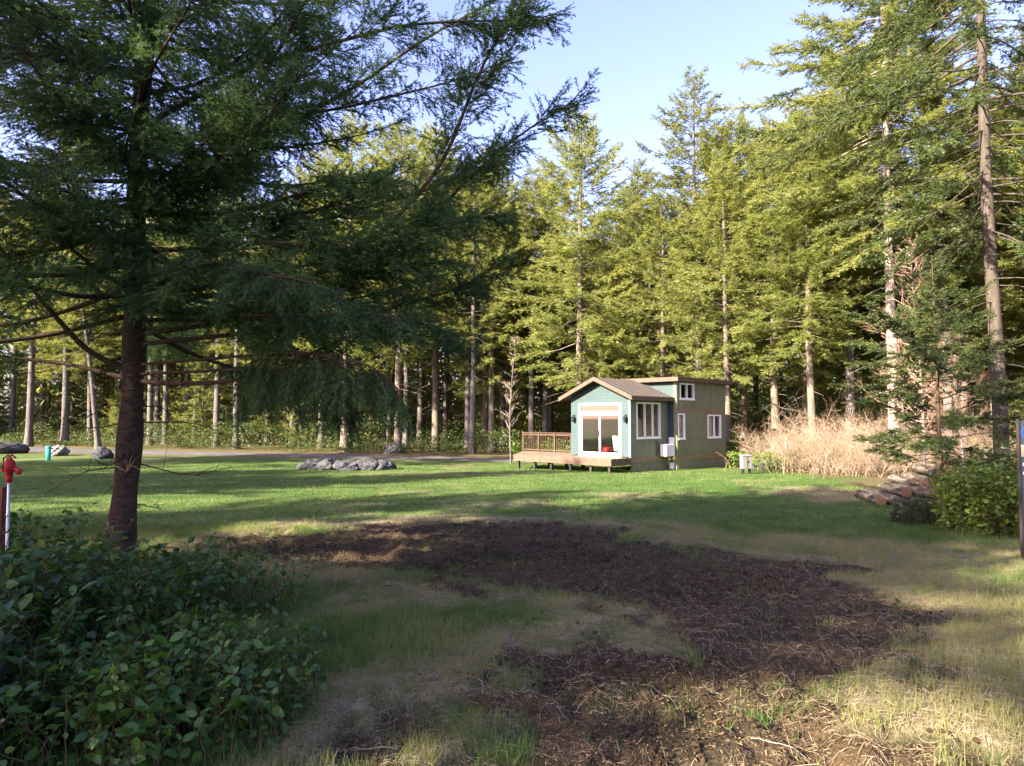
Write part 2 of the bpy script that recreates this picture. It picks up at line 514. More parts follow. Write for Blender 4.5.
HX, HY = 5.40, 32.0
HZ = -0.80
house = thing('cabin', 'small green cabin with a gabled front room and taller flat roofed rear box', 'cabin', (HX, HY, HZ), -PI / 4)
W, S1, B, LT = 3.52, 3.09, 0.49, 7.84
ZF = 0.67

def wall_panel(mb, to3, u0, u1, v0, v1, holes, th):
    """flat wall with rectangular openings; to3(u, v, depth) gives the point"""
    us_ = sorted({u0, u1, *[h[0] for h in holes], *[h[1] for h in holes]})
    vs2 = sorted({v0, v1, *[h[2] for h in holes], *[h[3] for h in holes]})
    solid = lambda i, j: 0 <= i < len(us_) - 1 and 0 <= j < len(vs2) - 1 and not any(
        h[0] <= (us_[i] + us_[i + 1]) / 2 <= h[1] and h[2] <= (vs2[j] + vs2[j + 1]) / 2 <= h[3] for h in holes)
    for i in range(len(us_) - 1):
        for j in range(len(vs2) - 1):
            if not solid(i, j):
                continue
            a, b, c, d = us_[i], us_[i + 1], vs2[j], vs2[j + 1]
            mb.add([to3(a, c, 0), to3(b, c, 0), to3(b, d, 0), to3(a, d, 0)], [(0, 1, 2, 3)])
            mb.add([to3(a, c, th), to3(b, c, th), to3(b, d, th), to3(a, d, th)], [(3, 2, 1, 0)])
            for (p, q, di, dj) in (((a, c), (b, c), 0, -1), ((b, c), (b, d), 1, 0), ((b, d), (a, d), 0, 1), ((a, d), (a, c), -1, 0)):
                if not solid(i + di, j + dj):
                    mb.add([to3(*p, 0), to3(*q, 0), to3(*q, th), to3(*p, th)], [(3, 2, 1, 0)])

front3 = lambda u, v, d: (u, d, v)                     # facade, depth to +y
side3 = lambda u, v, d: (0 - d, u, v)                  # right wall of the front room
rear3 = lambda u, v, d: (B - d, S1 + u, v)             # right wall of the rear box
WT = .14
DOOR = (-3.00, -.52, ZF, 3.13)
WIN1 = (.51, 2.40, 1.54, 3.15)
R1, R2, R3 = (.365, 1.62, 3.40, 4.13), (.16, .72, 1.47, 2.64), (2.97, 4.275, 1.47, 2.59)
SL = .433
apex = 3.46 + 1.76 * SL
mb = MB()
wall_panel(mb, front3, -W, 0, ZF, 3.46, [(DOOR[0], DOOR[1], ZF, DOOR[3])], WT)
mb.add([(-W, 0, 3.46), (0, 0, 3.46), (-W / 2, 0, apex), (-W, WT, 3.46), (0, WT, 3.46), (-W / 2, WT, apex)], [(0, 1, 2), (5, 4, 3), (1, 4, 5, 2), (0, 2, 5, 3)])
front_wall = mb.build('front_wall', M['front_lap'], house)
mb = MB()
wall_panel(mb, side3, WT, S1 - .003, .66, 3.46, [WIN1], WT)
mb.build('side_wall', M['side_lap'], house)
mb = MB()                                               # left wall, stepped front of rear box, back wall
mb.box(-W, -W + WT, WT, S1, .66, 3.46)
mb.build('side_wall', M['side_lap'], house)
mb = MB()
mb.box(-W, B - WT, S1, S1 + .10, 3.3, 4.30)
mb.box(.0, B - WT, S1, S1 + .10, .66, 3.3)
mb.build('front_wall', M['front_lap'], house)
mb = MB()
wall_panel(mb, rear3, 0, LT - S1, .66, 4.28, [R1, R2, R3], WT)
mb.box(-W, -W + WT, S1 + .1, LT - WT, .3, 4.28)
mb.box(-W, B - WT, LT - WT, LT, .3, 4.28)
def clear(u, v0, v1, holes):
    segs = [(v0, v1)]
    for h in holes:
        if h[0] - .09 < u < h[1] + .09:
            segs = [s for a, b in segs for s in ((a, min(b, h[2] - .05)), (max(a, h[3] + .05), b)) if s[1] - s[0] > .03]
    return segs
u = .06
while u < LT - S1:
    for a, b in clear(u, .668, 2.70, [R2, R3]) + clear(u, 2.892, 4.27, [R1]):
        mb.box(B - .01, B + .024, S1 + u - .025, S1 + u + .025, a, b)
    u += .305
mb.build('rear_wall', M['batten'], house)
# skirting
mb = MB()
mb.box(-.10, -.004, WT, S1 - .01, -.5, .41)
mb.box(B - .10, B - .004, S1, LT, -.6, .41)
mb.box(0, B - .1, S1 + .01, S1 + .09, -.5, .41)
for yy in np.arange(.3, S1 - .1, .25):
    mb.box(-.006, .018, yy - .02, yy + .02, -.5, .40)
for yy in np.arange(S1 + .1, LT, .25):
    mb.box(B - .006, B + .018, yy - .02, yy + .02, -.6, .40)
mb.build('skirting', M['batten'], house)
# tan bands and corner boards
mb = MB()
mb.box(-.05, .03, -.001, S1 - .03, .412, .655)
mb.box(B - .05, B + .03, S1 - .03, LT + .01, .412, .655)
mb.build('band', M['trim_tan'], house)
mb = MB()
mb.box(B - .05, B + .032, S1 - .02, LT + .012, 2.702, 2.888)
mb.build('band', M['trim_tan'], house)
mb = MB()
mb.box(-.09, .022, -.022, .10, ZF, 3.43)
mb.build('corner_board', simple('corner_board_teal', (.17, .24, .20), .6, .1), house)
mb = MB()
mb.box(B - .04, B + .028, LT - .04, LT + .03, -.4, 4.2)
mb.build('corner_board', M['batten'], house)

# gable roof over the front room
def slope_slab(mb, x0, z0, x1, z1, y0, y1, th):
    mb.hexa([(x0, y0, z0 - th), (x1, y0, z1 - th), (x1, y1, z1 - th), (x0, y1, z0 - th), (x0, y0, z0), (x1, y0, z1), (x1, y1, z1), (x0, y1, z0)])
rx0, rx1, rxm = -W - .40, .38, -W / 2
ze = 3.46 + .14 - .38 * SL
za = ze + (rx1 - rxm) * SL
YF = -.42
mb = MB()
slope_slab(mb, rxm, za, rx1, ze, YF, S1 - .004, .09)
slope_slab(mb, rx0, ze, rxm, za, YF, S1 - .004, .09)
roof = mb.build('roof', M['roofmetal'], house)
mb = MB()
for k in range(9):                                      # standing seams run down the slope
    yy = YF + .06 + k * .42
    if yy < S1 - .06:
        mb.hexa([(rxm, yy, za - .01), (rx1, yy, ze - .01), (rx1, yy + .03, ze - .01), (rxm, yy + .03, za - .01), (rxm, yy, za + .020), (rx1, yy, ze + .020), (rx1, yy + .03, ze + .020), (rxm, yy + .03, za + .020)])
        mb.hexa([(rx0, yy, ze - .01), (rxm, yy, za - .01), (rxm, yy + .03, za - .01), (rx0, yy + .03, ze - .01), (rx0, yy, ze + .020), (rxm, yy, za + .020), (rxm, yy + .03, za + .020), (rx0, yy + .03, ze + .020)])
mb.build('roof_seam', M['roofmetal'], roof)
mb = MB()
def slope_fascia(mb, x0, z0, x1, z1, y0, y1):
    mb.hexa([(x0, y0, z0 - .16), (x1, y0, z1 - .16), (x1, y1, z1 - .16), (x0, y1, z0 - .16), (x0, y0, z0 + .03), (x1, y0, z1 + .03), (x1, y1, z1 + .03), (x0, y1, z0 + .03)])
slope_fascia(mb, rxm + .0, za, rx1 + .03, ze - .03 * SL, YF - .045, YF - .003)
slope_fascia(mb, rx0 - .03, ze - .03 * SL, rxm - .0, za, YF - .045, YF - .003)
mb.box(rx1 + .003, rx1 + .04, YF, S1 - .01, ze - .18, ze + .015)
mb.box(rx0 - .04, rx0 - .003, YF, S1 - .01, ze - .18, ze + .015)
mb.build('fascia', M['fascia'], roof)
# flat roof over the rear box
mb = MB()
mb.box(-W - .2, B + .28, S1 - .30, LT + .35, 4.285, 4.40)
rroof = mb.build('roof', M['roofmetal'], house)
mb = MB()
mb.box(-W - .24, B + .32, S1 - .34, S1 - .303, 4.22, 4.425)
mb.box(B + .283, B + .32, S1 - .30, LT + .35, 4.22, 4.425)
mb.box(-W - .24, B + .32, LT + .353, LT + .39, 4.22, 4.425)
mb.box(-W - .24, -W - .203, S1 - .30, LT + .35, 4.22, 4.425)
mb.build('fascia', M['fascia'], rroof)

def bars(mb, box3, u0, u1, v0, v1, w, splits=(), hs=()):
    box3(mb, u0, u1, v0, v0 + w)
    box3(mb, u0, u1, v1 - w, v1)
    box3(mb, u0, u0 + w, v0 + w, v1 - w)
    box3(mb, u1 - w, u1, v0 + w, v1 - w)
    for s_ in splits:
        box3(mb, s_ - w * .4, s_ + w * .4, v0 + w, v1 - w)
sideb = lambda x: (lambda mb, a, b, c, d: mb.box(x - .10, x + .035, a, b, c, d))
def window(x, yoff, r, splits, label=None):
    """opening in a right-hand wall: frame, sill and pane"""
    a, b, c, d = r[0] + yoff, r[1] + yoff, r[2], r[3]
    m_ = MB()
    bars(m_, sideb(x), a - .03, b + .03, c - .03, d + .03, .065, [a + (b - a) * s_ for s_ in splits])
    f_ = m_.build('window', M['white'], house)
    m_ = MB()
    m_.box(x - .03, x + .06, a - .06, b + .06, c - .075, c - .032)
    m_.build('sill', M['white'], f_)
    m_ = MB()
    m_.box(x - .055, x - .049, a + .055, b - .055, c + .055, d - .055)
    m_.build('pane', M['glass'], f_)
    return f_
window(0, 0, WIN1, (.34, .68))['label'] = 'three light window on the lap sided wall'
window(B, S1, R1, (.5,))['label'] = 'small upper window under the flat roof'
window(B, S1, R2, ())['label'] = 'narrow tall window beside the step in the wall'
window(B, S1, R3, (.5,))['label'] = 'lower rear window'

# sliding patio door with transom
mb = MB()
fb = lambda m_, a, b, c, d: m_.box(a, b, -.035, .09, c, d)
bars(mb, fb, DOOR[0] - .03, DOOR[1] + .03, ZF - .02, DOOR[3] + .03, .10)
fb(mb, DOOR[0] + .07, DOOR[1] - .07, 2.66, 2.77)
door = mb.build('patio_door', M['white'], house)
DM = (DOOR[0] + DOOR[1]) / 2
for k, (a, b) in enumerate(((DOOR[0] + .072, DM + .04), (DM - .04, DOOR[1] - .072))):
    yb = .0 if k else .045
    mb = MB()
    bars(mb, lambda m_, p, q, c, d: m_.box(p, q, yb, yb + .038, c, d), a, b, ZF + .082, 2.658, .075)
    leaf = mb.build('door_leaf', M['white'], door)
mb = MB()
mb.box(DOOR[0] + .14, DM, .060, .066, ZF + .15, 2.59)
mb.box(DM, DOOR[1] - .14, .015, .021, ZF + .15, 2.59)
mb.box(DOOR[0] + .072, DOOR[1] - .072, .02, .026, 2.772, DOOR[3] - .07)
mb.build('pane', M['glass'], door)
mb = MB()
mb.box(DM - .03, DM - .01, -.035, -.002, 1.6, 1.85)
mb.build('handle', M['black'], door)
for xx in (-3.3, -.22):                                  # wall lanterns each side of the door
    mb = MB()
    mb.box(xx - .05, xx + .05, -.03, -.002, 2.33, 2.62)
    mb.tube([(xx, -.03, 2.56), (xx, -.12, 2.60), (xx, -.13, 2.52)], .014, 6)
    mb.lathe([(.0, 2.53), (.09, 2.50), (.075, 2.32), (.05, 2.26), (.0, 2.26)], (xx, -.13), 10)
    mb.build('wall_lamp', M['black'], house)
# interior shell seen through the glass
mb = MB()
mb.box(-W + WT + .003, -WT - .003, WT + .003, LT - WT - .01, ZF - .10, ZF)
mb.build('interior_floor', M['floorwood'], house)
mb = MB()
mb.box(-W + WT + .004, -1.55, S1 + .35, S1 + .43, ZF + .002, 3.30)
mb.box(-.70, -.15, S1 + .35, S1 + .43, ZF + .002, 3.30)
mb.box(-W + WT + .004, -.15, WT + .004, S1 + .3, 3.32, 3.38)
mb.box(-W + WT + .003, -W + WT + .02, WT + .01, S1 + .34, ZF + .002, 3.31)
mb.build('interior_wall', M['interior'], house)
mb = MB()
for k in range(9):
    mb.tube([(-.24 - .02 * (k % 2), 1.62 + k * .07, 1.2), (-.24 - .02 * (k % 2), 1.62 + k * .07, 3.2)], .04, 6)
mb.build('curtain', M['curtain'], house)
mb = MB()
mb.box(-2.6, -1.7, 2.6, 3.05, ZF + .002, ZF + .9)
mb.box(-2.65, -1.65, 2.55, 3.1, ZF + .902, ZF + .94)
mb.build('kitchen_counter', M['deck_dark'], house)

hm = house.matrix_basis if False else Matrix.Translation((HX, HY, HZ)) @ Matrix.Rotation(-PI / 4, 4, 'Z')
def hp(x, y, z):
    return hm @ Vector((x, y, z))
# furniture inside: its own things
ch = thing('armchair', 'white upholstered armchair behind the patio door glass', 'armchair', hp(-1.05, .95, ZF), -PI / 4 + 2.5)
mb = MB(); mb.box(-.36, .36, -.34, .36, .18, .44); mb.build('seat', M['chair'], ch, .05)
mb = MB(); mb.hexa([(-.38, .26, .3), (.38, .26, .3), (.38, .42, .3), (-.38, .42, .3), (-.34, .38, .95), (.34, .38, .95), (.34, .50, .93), (-.34, .50, .93)]); mb.build('backrest', M['chair'], ch, .05)
for s_ in (-1, 1):
    mb = MB(); mb.box(min(s_ * .38, s_ * .5), max(s_ * .38, s_ * .5), -.34, .40, .18, .62); mb.build('armrest', M['chair'], ch, .04)
for sx_ in (-.4, .4):
    for sy_ in (-.28, .34):
        mb = MB(); mb.tube([(sx_, sy_, 0), (sx_, sy_, .18)], .025, 8); mb.build('leg', M['deck_dark'], ch)
mb = MB(); mb.lathe([(0, 0), (.20, .01), (.25, .12), (.25, .26), (.2, .38), (0, .40)], (0, 0), 16)
pf = mb.build('pouf', M['red'], None, 0, True, hp(-1.9, .75, ZF)); tag(pf, 'round red pouf on the cabin floor behind the glass door', 'pouf')

# heat pump on brackets, meter box and conduit on the right wall
hpu = thing('heat_pump', 'white heat pump unit hung on the cabin side wall', 'heat pump', hp(.28, 2.62, .62), -PI / 4)
mb = MB(); mb.box(-.17, .17, -.38, .38, 0, .58); mb.build('casing', M['acwhite'], hpu, .02)
mb = MB()
mb.lathe([(.24, -.01), (.235, .0), (.21, .0), (.21, -.01)], (0, 0), 24)
for r_ in (.06, .11, .16):
    mb.lathe([(r_ + .006, -.006), (r_ + .006, .002), (r_ - .006, .002), (r_ - .006, -.006)], (0, 0), 20)
for a in range(6):
    c_, s_ = math.cos(a * PI / 6), math.sin(a * PI / 6)
    mb.tube([(-.21 * c_, -.21 * s_, 0), (.21 * c_, .21 * s_, 0)], .004, 4)
gr = mb.build('fan_grille', M['acwhite'], hpu); gr.location = (.178, -.08, .30); gr.rotation_euler = (0, PI / 2, 0)
mb = MB()
for yy in (-.28, .28):
    mb.box(-.27, .16, yy - .02, yy + .02, -.045, -.003)
mb.build('bracket', M['black'], hpu)
mtr = thing('meter_box', 'pale grey electric box with a black conduit at the step in the cabin wall', 'meter box', hp(B / 2 + .02, S1 - .02, 0), -PI / 4)
mb = MB(); mb.box(-.13, .13, -.11, -.0, 1.02, 1.52); mb.build('box', M['acwhite'], mtr, .015)
mb = MB(); mb.tube([(0, -.06, 1.02), (0, -.06, -.1)], .03, 8); mb.tube([(.0, -.06, .62), (0, -.075, .55)], .05, 8); mb.build('conduit', M['black'], mtr)
mb = MB(); mb.box(-.1, .1, -.10, -.0, .0, .30); mb.build('lower_box', M['acwhite'], mtr, .01)
lmp = MB(); lmp.tube([(.02, 2.05, .70), (.10, 2.05, .95), (.06, 2.05, 1.3), (.02, 2.05, 1.38)], .025, 8)
lmp.build('line_set', M['black'], house)

# deck
deck = thing('deck', 'low timber deck wrapping the cabin front and its left end', 'deck', hp(0, 0, 0), -PI / 4)
DP = [(0.0, -1.50), (0.0, -.004), (-W - .004, -.004), (-W - .004, 1.6), (-8.3, 1.6), (-5.95, -1.50)]
mb = MB()
zt = ZF - .035
ys = np.arange(-1.5, 1.6, .14)
for y0 in ys:
    y1 = min(y0 + .132, 1.6)
    xr = 0.0 if y1 <= 0.0 else -W - .006
    xl0, xl1 = -5.95 - 2.35 * (y0 + 1.5) / 3.1, -5.95 - 2.35 * (y1 + 1.5) / 3.1
    mb.hexa([(xl0, y0, zt - .03), (xr, y0, zt - .03), (xr, y1, zt - .03), (xl1, y1, zt - .03), (xl0, y0, zt), (xr, y0, zt), (xr, y1, zt), (xl1, y1, zt)])
mb.build('deck_boards', M['deck'], deck)
mb = MB()
mb.box(-6.0, .02, -1.545, -1.505, zt - .31, zt - .002)
mb.box(.022, .06, -1.545, -.02, zt - .31, zt - .002)
mb.hexa([(-6.02, -1.5, zt - .31), (-5.98, -1.5, zt - .31), (-8.32, 1.6, zt - .31), (-8.36, 1.6, zt - .31), (-6.02, -1.5, zt - .002), (-5.98, -1.5, zt - .002), (-8.32, 1.6, zt - .002), (-8.36, 1.6, zt - .002)])
for yy in (-.9, -.3):
    mb.box(-6.2, -.05, yy - .02, yy + .02, zt - .22, zt - .035)
mb.build('rim', M['deck_dark'], deck)
for xx in (-5.8, -4.7, -3.6, -2.4, -1.2, -.15):
    mb = MB(); mb.box(xx - .06, xx + .06, -1.42, -1.30, -.45, zt - .035); mb.build('deck_post', M['post_dark'], deck)
for xx in (-7.2, -6.2, -5.0, -3.9):
    mb = MB(); mb.box(xx - .06, xx + .06, 1.3, 1.42, -.5, zt - .035); mb.build('deck_post', M['post_dark'], deck)
pr = np.array([(-8.25, 1.52), (-3.62, 1.52)])
for k in range(5):
    p = pr[0] + (pr[1] - pr[0]) * k / 4
    mb = MB(); mb.box(p[0] - .05, p[0] + .05, p[1] - .05, p[1] + .05, zt, zt + 1.0); mb.build('railing_post', M['rail'], deck)
mb = MB()
mb.box(-8.33, -3.56, 1.46, 1.60, zt + 1.002, zt + 1.04)
mb.box(-8.2, -3.67, 1.50, 1.54, zt + .88, zt + .96)
mb.box(-8.2, -3.67, 1.50, 1.54, zt + .06, zt + .13)
xx = -8.15
while xx < -3.7:
    mb.box(xx - .010, xx + .010, 1.505, 1.535, zt + .13, zt + .88); xx += .13
mb.build('railing', M['rail'], deck)

# ------------------------------------------------------------------ conifers
def conifer(seed, H, r0, cb, nbr, Lmax, twig_gap, twig_len, blade, density, sub=0.0, elev=(25, -20), droop=.12, up=0.10, sides=10,
            dead=12, jag=.35, branch_r=.018, wob=.02, flat=.8, top=1.0, shape=.75, lean=(0, 0), clump=.5):
    """trunk-with-limbs buffer and needle buffer; blade=(length, width)"""
    rng = np.random.default_rng(seed)
    T, C = Buf(), Buf()
    hs = np.linspace(-.3, H, 22)
    ph = rng.uniform(0, 6, 2)
    cx = lambda h: lean[0] * h + wob * np.sin(h * .35 + ph[0]) * np.minimum(h, 6) / 3
    cyy = lambda h: lean[1] * h + wob * np.sin(h * .29 + ph[1]) * np.minimum(h, 6) / 3
    rad = r0 * ((1 - np.clip(hs, 0, H) / H) ** .8) + .012 + r0 * .5 * np.exp(-np.clip(hs + .1, 0, 9) * 2.6)
    T.tube(np.stack([cx(hs), cyy(hs), hs], 1), rad, sides)
    P_, D_2, L_, N_, tn_ = [], [], [], [], []
    for i in range(nbr):
        f = ((i + rng.uniform()) / nbr)
        h = H * (cb + (1 - cb) * f)
        if h > H * .992:
            continue
        k = 1 - f
        prof = ((1 - f ** 1.7) ** (shape * 1.3)) * (1 - .5 * max(0, (.25 - f) / .25))
        if rng.uniform() < .10:
            continue
        L = Lmax * (prof + .05) * rng.uniform(1 - jag, 1.0 + jag * .4) * (1 + .22 * math.sin(i * 2.39996 * 1.0 + f * 9 + ph[0]))
        if L < .12:
            continue
        az = i * 2.39996 + rng.uniform(-.5, .5)
        el = math.radians(elev[1] + (elev[0] - elev[1]) * f + rng.uniform(-10, 10))
        s = np.linspace(0, 1, 9)
        baz = az + rng.uniform(-.25, .25) * s ** 1.5
        rr = L * s * math.cos(el)
        zz = L * (math.sin(el) * s - droop * s ** 1.5 * (1 - .5 * f) * 1.6 + (up + droop * .4) * s ** 3) + .02 * L * np.sin(s * 9 + az)
        bp = np.stack([cx(h) + rr * np.cos(baz), cyy(h) + rr * np.sin(baz), h + zz], 1)
        T.tube(bp, np.maximum(branch_r * L / Lmax * 2.0 * (1 - s * .85), .004), 4 if sides < 9 else 6)
        nt_ = max(4, int(L / twig_gap * 2))
        ts = rng.uniform(.12 if f > .3 else .25, 1.0, nt_) ** .8
        pp = np.stack([np.interp(ts, s, bp[:, q]) for q in range(3)], 1)
        tg = norm(np.stack([np.interp(ts, s, np.gradient(bp[:, q])) for q in range(3)], 1))
        sd = np.where(np.arange(nt_) % 2 == 0, 1, -1)
        sidev = norm(np.cross(tg, np.array([0, 0, 1.])))
        an = np.radians(rng.uniform(30, 70, nt_)) * (1.05 - ts * .6)
        dd = tg * np.cos(an)[:, None] + sidev * (sd * np.sin(an))[:, None]
        dd[:, 2] += rng.normal(-.12, .38, nt_)
        dd = norm(dd)
        tl = twig_len * (1.1 - ts * .75) * rng.uniform(.5, 1.15, nt_) * min(1, .4 + L / Lmax)
        P_.append(pp); D_2.append(dd); L_.append(tl)
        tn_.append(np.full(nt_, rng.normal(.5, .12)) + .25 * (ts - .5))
        # leader of the branch
        P_.append(bp[-2:-1]); D_2.append(norm(bp[-1:] - bp[-2:-1])); L_.append(np.array([L * .125 + twig_len * .35])); tn_.append(np.array([.7]))
    P, D, L, tn2 = np.concatenate(P_), np.concatenate(D_2), np.concatenate(L_), np.concatenate(tn_)
    if sub:
        n = np.maximum(1, (L / sub).astype(int))
        idx = np.repeat(np.arange(len(P)), n)
        N2 = len(idx)
        tt_ = rng.uniform(.1, .95, N2)
        sp = P[idx] + D[idx] * (L[idx] * tt_)[:, None]
        sv = norm(np.cross(D[idx], np.array([0, 0, 1.]) + rng.normal(0, .25, (N2, 3))))
        sg = rng.choice([-1., 1.], N2)
        a = np.radians(rng.uniform(30, 60, N2))
        sd_ = D[idx] * np.cos(a)[:, None] + sv * (sg * np.sin(a))[:, None]
        sd_[:, 2] += rng.normal(-.06, .15, N2)
        P2, D2, L2 = sp, norm(sd_), L[idx] * (1.0 - tt_) * .6 + .06
        T.sticks(P, D, L, .004)
        P, D, L, tn2 = np.concatenate([P, P2]), np.concatenate([D, D2]), np.concatenate([L, L2]), np.concatenate([tn2, tn2[idx]])
    n = np.maximum(2, (L * density * rng.uniform(.75, 1.25, len(L))).astype(int))
    idx = np.repeat(np.arange(len(P)), n)
    N3 = len(idx)
    t3 = rng.uniform(0, 1, N3)
    pos = P[idx] + D[idx] * (L[idx] * t3)[:, None]
    rv_ = rng.normal(0, 1, (N3, 3)) * np.array([1, 1, flat])
    sv = norm(np.cross(D[idx], np.array([0, 0, 1.])) * rng.choice([-1., 1.], N3)[:, None] + .35 * rv_)
    a = np.radians(rng.uniform(15, 65, N3))
    bd = norm(D[idx] * np.cos(a)[:, None] + sv * np.sin(a)[:, None] + clump * .3 * rng.normal(0, 1, (N3, 3)) * np.array([1, 1, .7]))
    S3 = norm(np.cross(bd, norm(np.array([0, 0, 1.]) + .7 * rng.normal(0, 1, (N3, 3)))))
    bl = blade[0] * rng.uniform(.6, 1.2, N3)
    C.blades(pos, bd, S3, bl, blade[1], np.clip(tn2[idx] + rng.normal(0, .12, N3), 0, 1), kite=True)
    for _ in range(dead):                                # dead stubs and bare twigs below the crown
        h = rng.uniform(min(.12, cb), cb + .08) * H
        az = rng.uniform(0, 6.28)
        L = rng.uniform(.3, 1.6) * Lmax / 3.5
        s = np.linspace(0, 1, 4)
        bp = np.stack([cx(h) + L * s * math.cos(az), cyy(h) + L * s * math.sin(az), h - .25 * L * s ** 1.5], 1)
        T.tube(bp, .018 * (1 - s * .8) + .004, 4)
    return T, C

protos = {}
def proto(kind, seed, barkm, leafm, **kw):
    T, C = conifer(seed, **kw)
    protos[kind] = (T.mesh(kind + '_trunk', barkm, True), C.mesh(kind + '_crown', leafm))

# far forest forms
for k in range(4):      # tall firs with a high crown
    proto('tall%d' % k, 100 + k, M['bark_grey'], M['needle_deep'], H=24, r0=.27, cb=.30 + .05 * k, nbr=150, Lmax=4.3, shape=.6,
          twig_gap=.13, twig_len=1.05, blade=(.19, .046), density=30, elev=(35, -12), droop=.10, dead=26, jag=.5, sides=8)
for k in range(3):      # full, sunlit firs with low crowns
    proto('full%d' % k, 200 + k, M['bark_far'], M['needle_lit'], H=22, r0=.26, cb=.24 + .06 * k, nbr=170, Lmax=5.3, shape=.6,
          twig_gap=.13, twig_len=1.15, blade=(.19, .046), density=30, elev=(40, -12), droop=.12, dead=16, jag=.5, sides=8)
for k in range(2):      # small understory firs
    proto('small%d' % k, 300 + k, M['bark_grey'], M['needle_lit'], H=7, r0=.07, cb=.10, nbr=80, Lmax=2.2,
          twig_gap=.09, twig_len=.6, blade=(.18, .045), density=22, elev=(40, -8), droop=.10, dead=6, sides=6)

def plant(kind, x, y, name, label, cat='tree', group=None, scale=1.0, rot=None, sz=None, tilt=0.0, dz=0.0):
    t_ = thing(name, label, cat, (x, y, tz(x, y) + dz), R.uniform(0, 6.28) if rot is None else rot, group, (scale, scale, scale * (sz or 1)))
    if tilt:
        t_.rotation_euler = (R.normal(0, tilt), R.normal(0, tilt), t_.rotation_euler[2])
    a, b = protos[kind]
    link('trunk', a, t_)
    link('crown', b, t_)
    return t_

XP = lambda px, y: (px - 512) / F_PX * y                # photo column to metres at depth y
taken = []
# trees one can single out
NAMED = [
    ('full0', 578, 48, 1.08, 'tall_fir', 'tall sunlit fir rising straight behind the left half of the cabin roof'),
    ('tall1', 699, 46, 1.08, 'tall_fir', 'tall fir with a pale lit trunk just left of another behind the flat cabin roof'),
    ('tall0', 724, 47.5, .95, 'tall_fir', 'pale trunked fir directly behind the rear corner of the cabin'),
    ('full2', 744, 50, 1.12, 'tall_fir', 'broad crowned fir rising above the flat roof right of the pale trunks'),
    ('full1', 775, 41, .92, 'bushy_fir', 'bushy yellow green fir just right of the cabin with low limbs'),
    ('full2', 812, 38, .86, 'bushy_fir', 'dense fir standing behind the tan brush with a dark trunk'),
    ('full0', 850, 45, 1.0, 'bushy_fir', 'full crowned fir filling the gap left of the pale lit trunk'),
    ('full1', 990, 40, .98, 'bushy_fir', 'bright yellow green fir beyond the large grey trunk at right'),
    ('full2', 1040, 36, .95, 'bushy_fir', 'bright fir at the right edge beyond the big trunk'),
    ('full0', 345, 55, 1.22, 'bushy_fir', 'tall full fir behind the foreground boughs left of the sky wedge'),
    ('full1', 398, 53, 1.15, 'bushy_fir', 'broad fir showing through the right hand boughs of the foreground fir'),
    ('full2', 436, 57, 1.2, 'bushy_fir', 'tall fir just inside the edge of the foreground boughs'),
    ('full0', 492, 54, 1.0, 'bushy_fir', 'bushy fir left of the bare sapling by the deck'),
    ('tall2', 545, 58, .98, 'tall_fir', 'slim fir between the big dark foreground tree and the sunlit fir'),
    ('tall3', 640, 66, .80, 'tall_fir', 'slender dark fir seen in the sky gap above the cabin ridge'),
    ('tall2', 657, 70, .86, 'tall_fir', 'thin dark trunked fir in the gap behind the cabin roof'),
    ('tall3', 468, 55, .95, 'tall_fir', 'fir with a pale trunk left of the deck railing'),
    ('tall0', 237, 59, 1.0, 'tall_fir', 'straight grey trunk lit from the left, right of the foreground trunk'),
    ('tall1', 30, 62, 1.1, 'tall_fir', 'thick grey trunk near the left edge beyond the driveway'),
    ('tall2', 66, 64, 1.15, 'tall_fir', 'thick brown trunk second from the left beyond the driveway'),
    ('tall3', 166, 66, 1.0, 'tall_fir', 'trunk showing just right of the foreground fir trunk'),
    ('tall0', 322, 60, 1.1, 'tall_fir', 'trunk with a sunlit side behind the hanging fir spray'),
]
for kind, px, y, s, nm, lb in NAMED:
    plant(kind, XP(px, y), y, nm, lb, scale=s, tilt=.008)
    taken.append((XP(px, y), y))
lt = plant('tall1', XP(100, 58), 58, 'tall_fir', 'bluish trunk leaning left beyond the driveway', scale=.85)
lt.rotation_euler = (0, -.13, 1.0)
taken.append((XP(100, 58), 58))

def scatter(n, region, kinds, name, label, group, smin, smax, gap, cat='tree'):
    k = tries = 0
    while k < n and tries < 20000:
        tries += 1
        x, y = region()
        if any((x - a) ** 2 + (y - b) ** 2 < gap * gap for a, b in taken):
            continue
        taken.append((x, y))
        plant(kinds[R.integers(len(kinds))], x, y, name, label, cat, group, R.uniform(smin, smax), tilt=.012)
        k += 1
def band(x0, x1, yf, depth):
    def f():
        x = R.uniform(x0, x1)
        return x, yf(x) + R.uniform(0, 1) ** 1.3 * depth
    return f
left_edge = lambda x: np.interp(x, [-110, -52, -30, -10, 2], [86, 70, 61, 54, 50])
right_edge = lambda x: np.interp(x, [1, 8, 12, 15, 20, 30, 60], [54, 50, 42, 37, 33, 28, 20])
scatter(72, band(-54, 3, left_edge, 34), ['tall0', 'tall1', 'tall2', 'tall3'], 'forest_fir',
        'tall bare trunked fir, one of many in the shaded wood beyond the driveway', 'firs in the wood beyond the driveway', .85, 1.15, 2.3)
scatter(26, band(2, 13, right_edge, 40), ['tall0', 'tall2', 'full1', 'full2', 'tall3'], 'forest_fir',
        'slim fir, one of many standing in the wood behind the cabin', 'firs in the wood behind the cabin', .72, .98, 2.3)
scatter(46, band(13, 62, right_edge, 40), ['full0', 'full1', 'full2', 'tall0', 'tall3'], 'forest_fir',
        'sunlit fir, one of many in the wood right of the cabin', 'firs in the wood right of the cabin', .78, 1.1, 2.8)
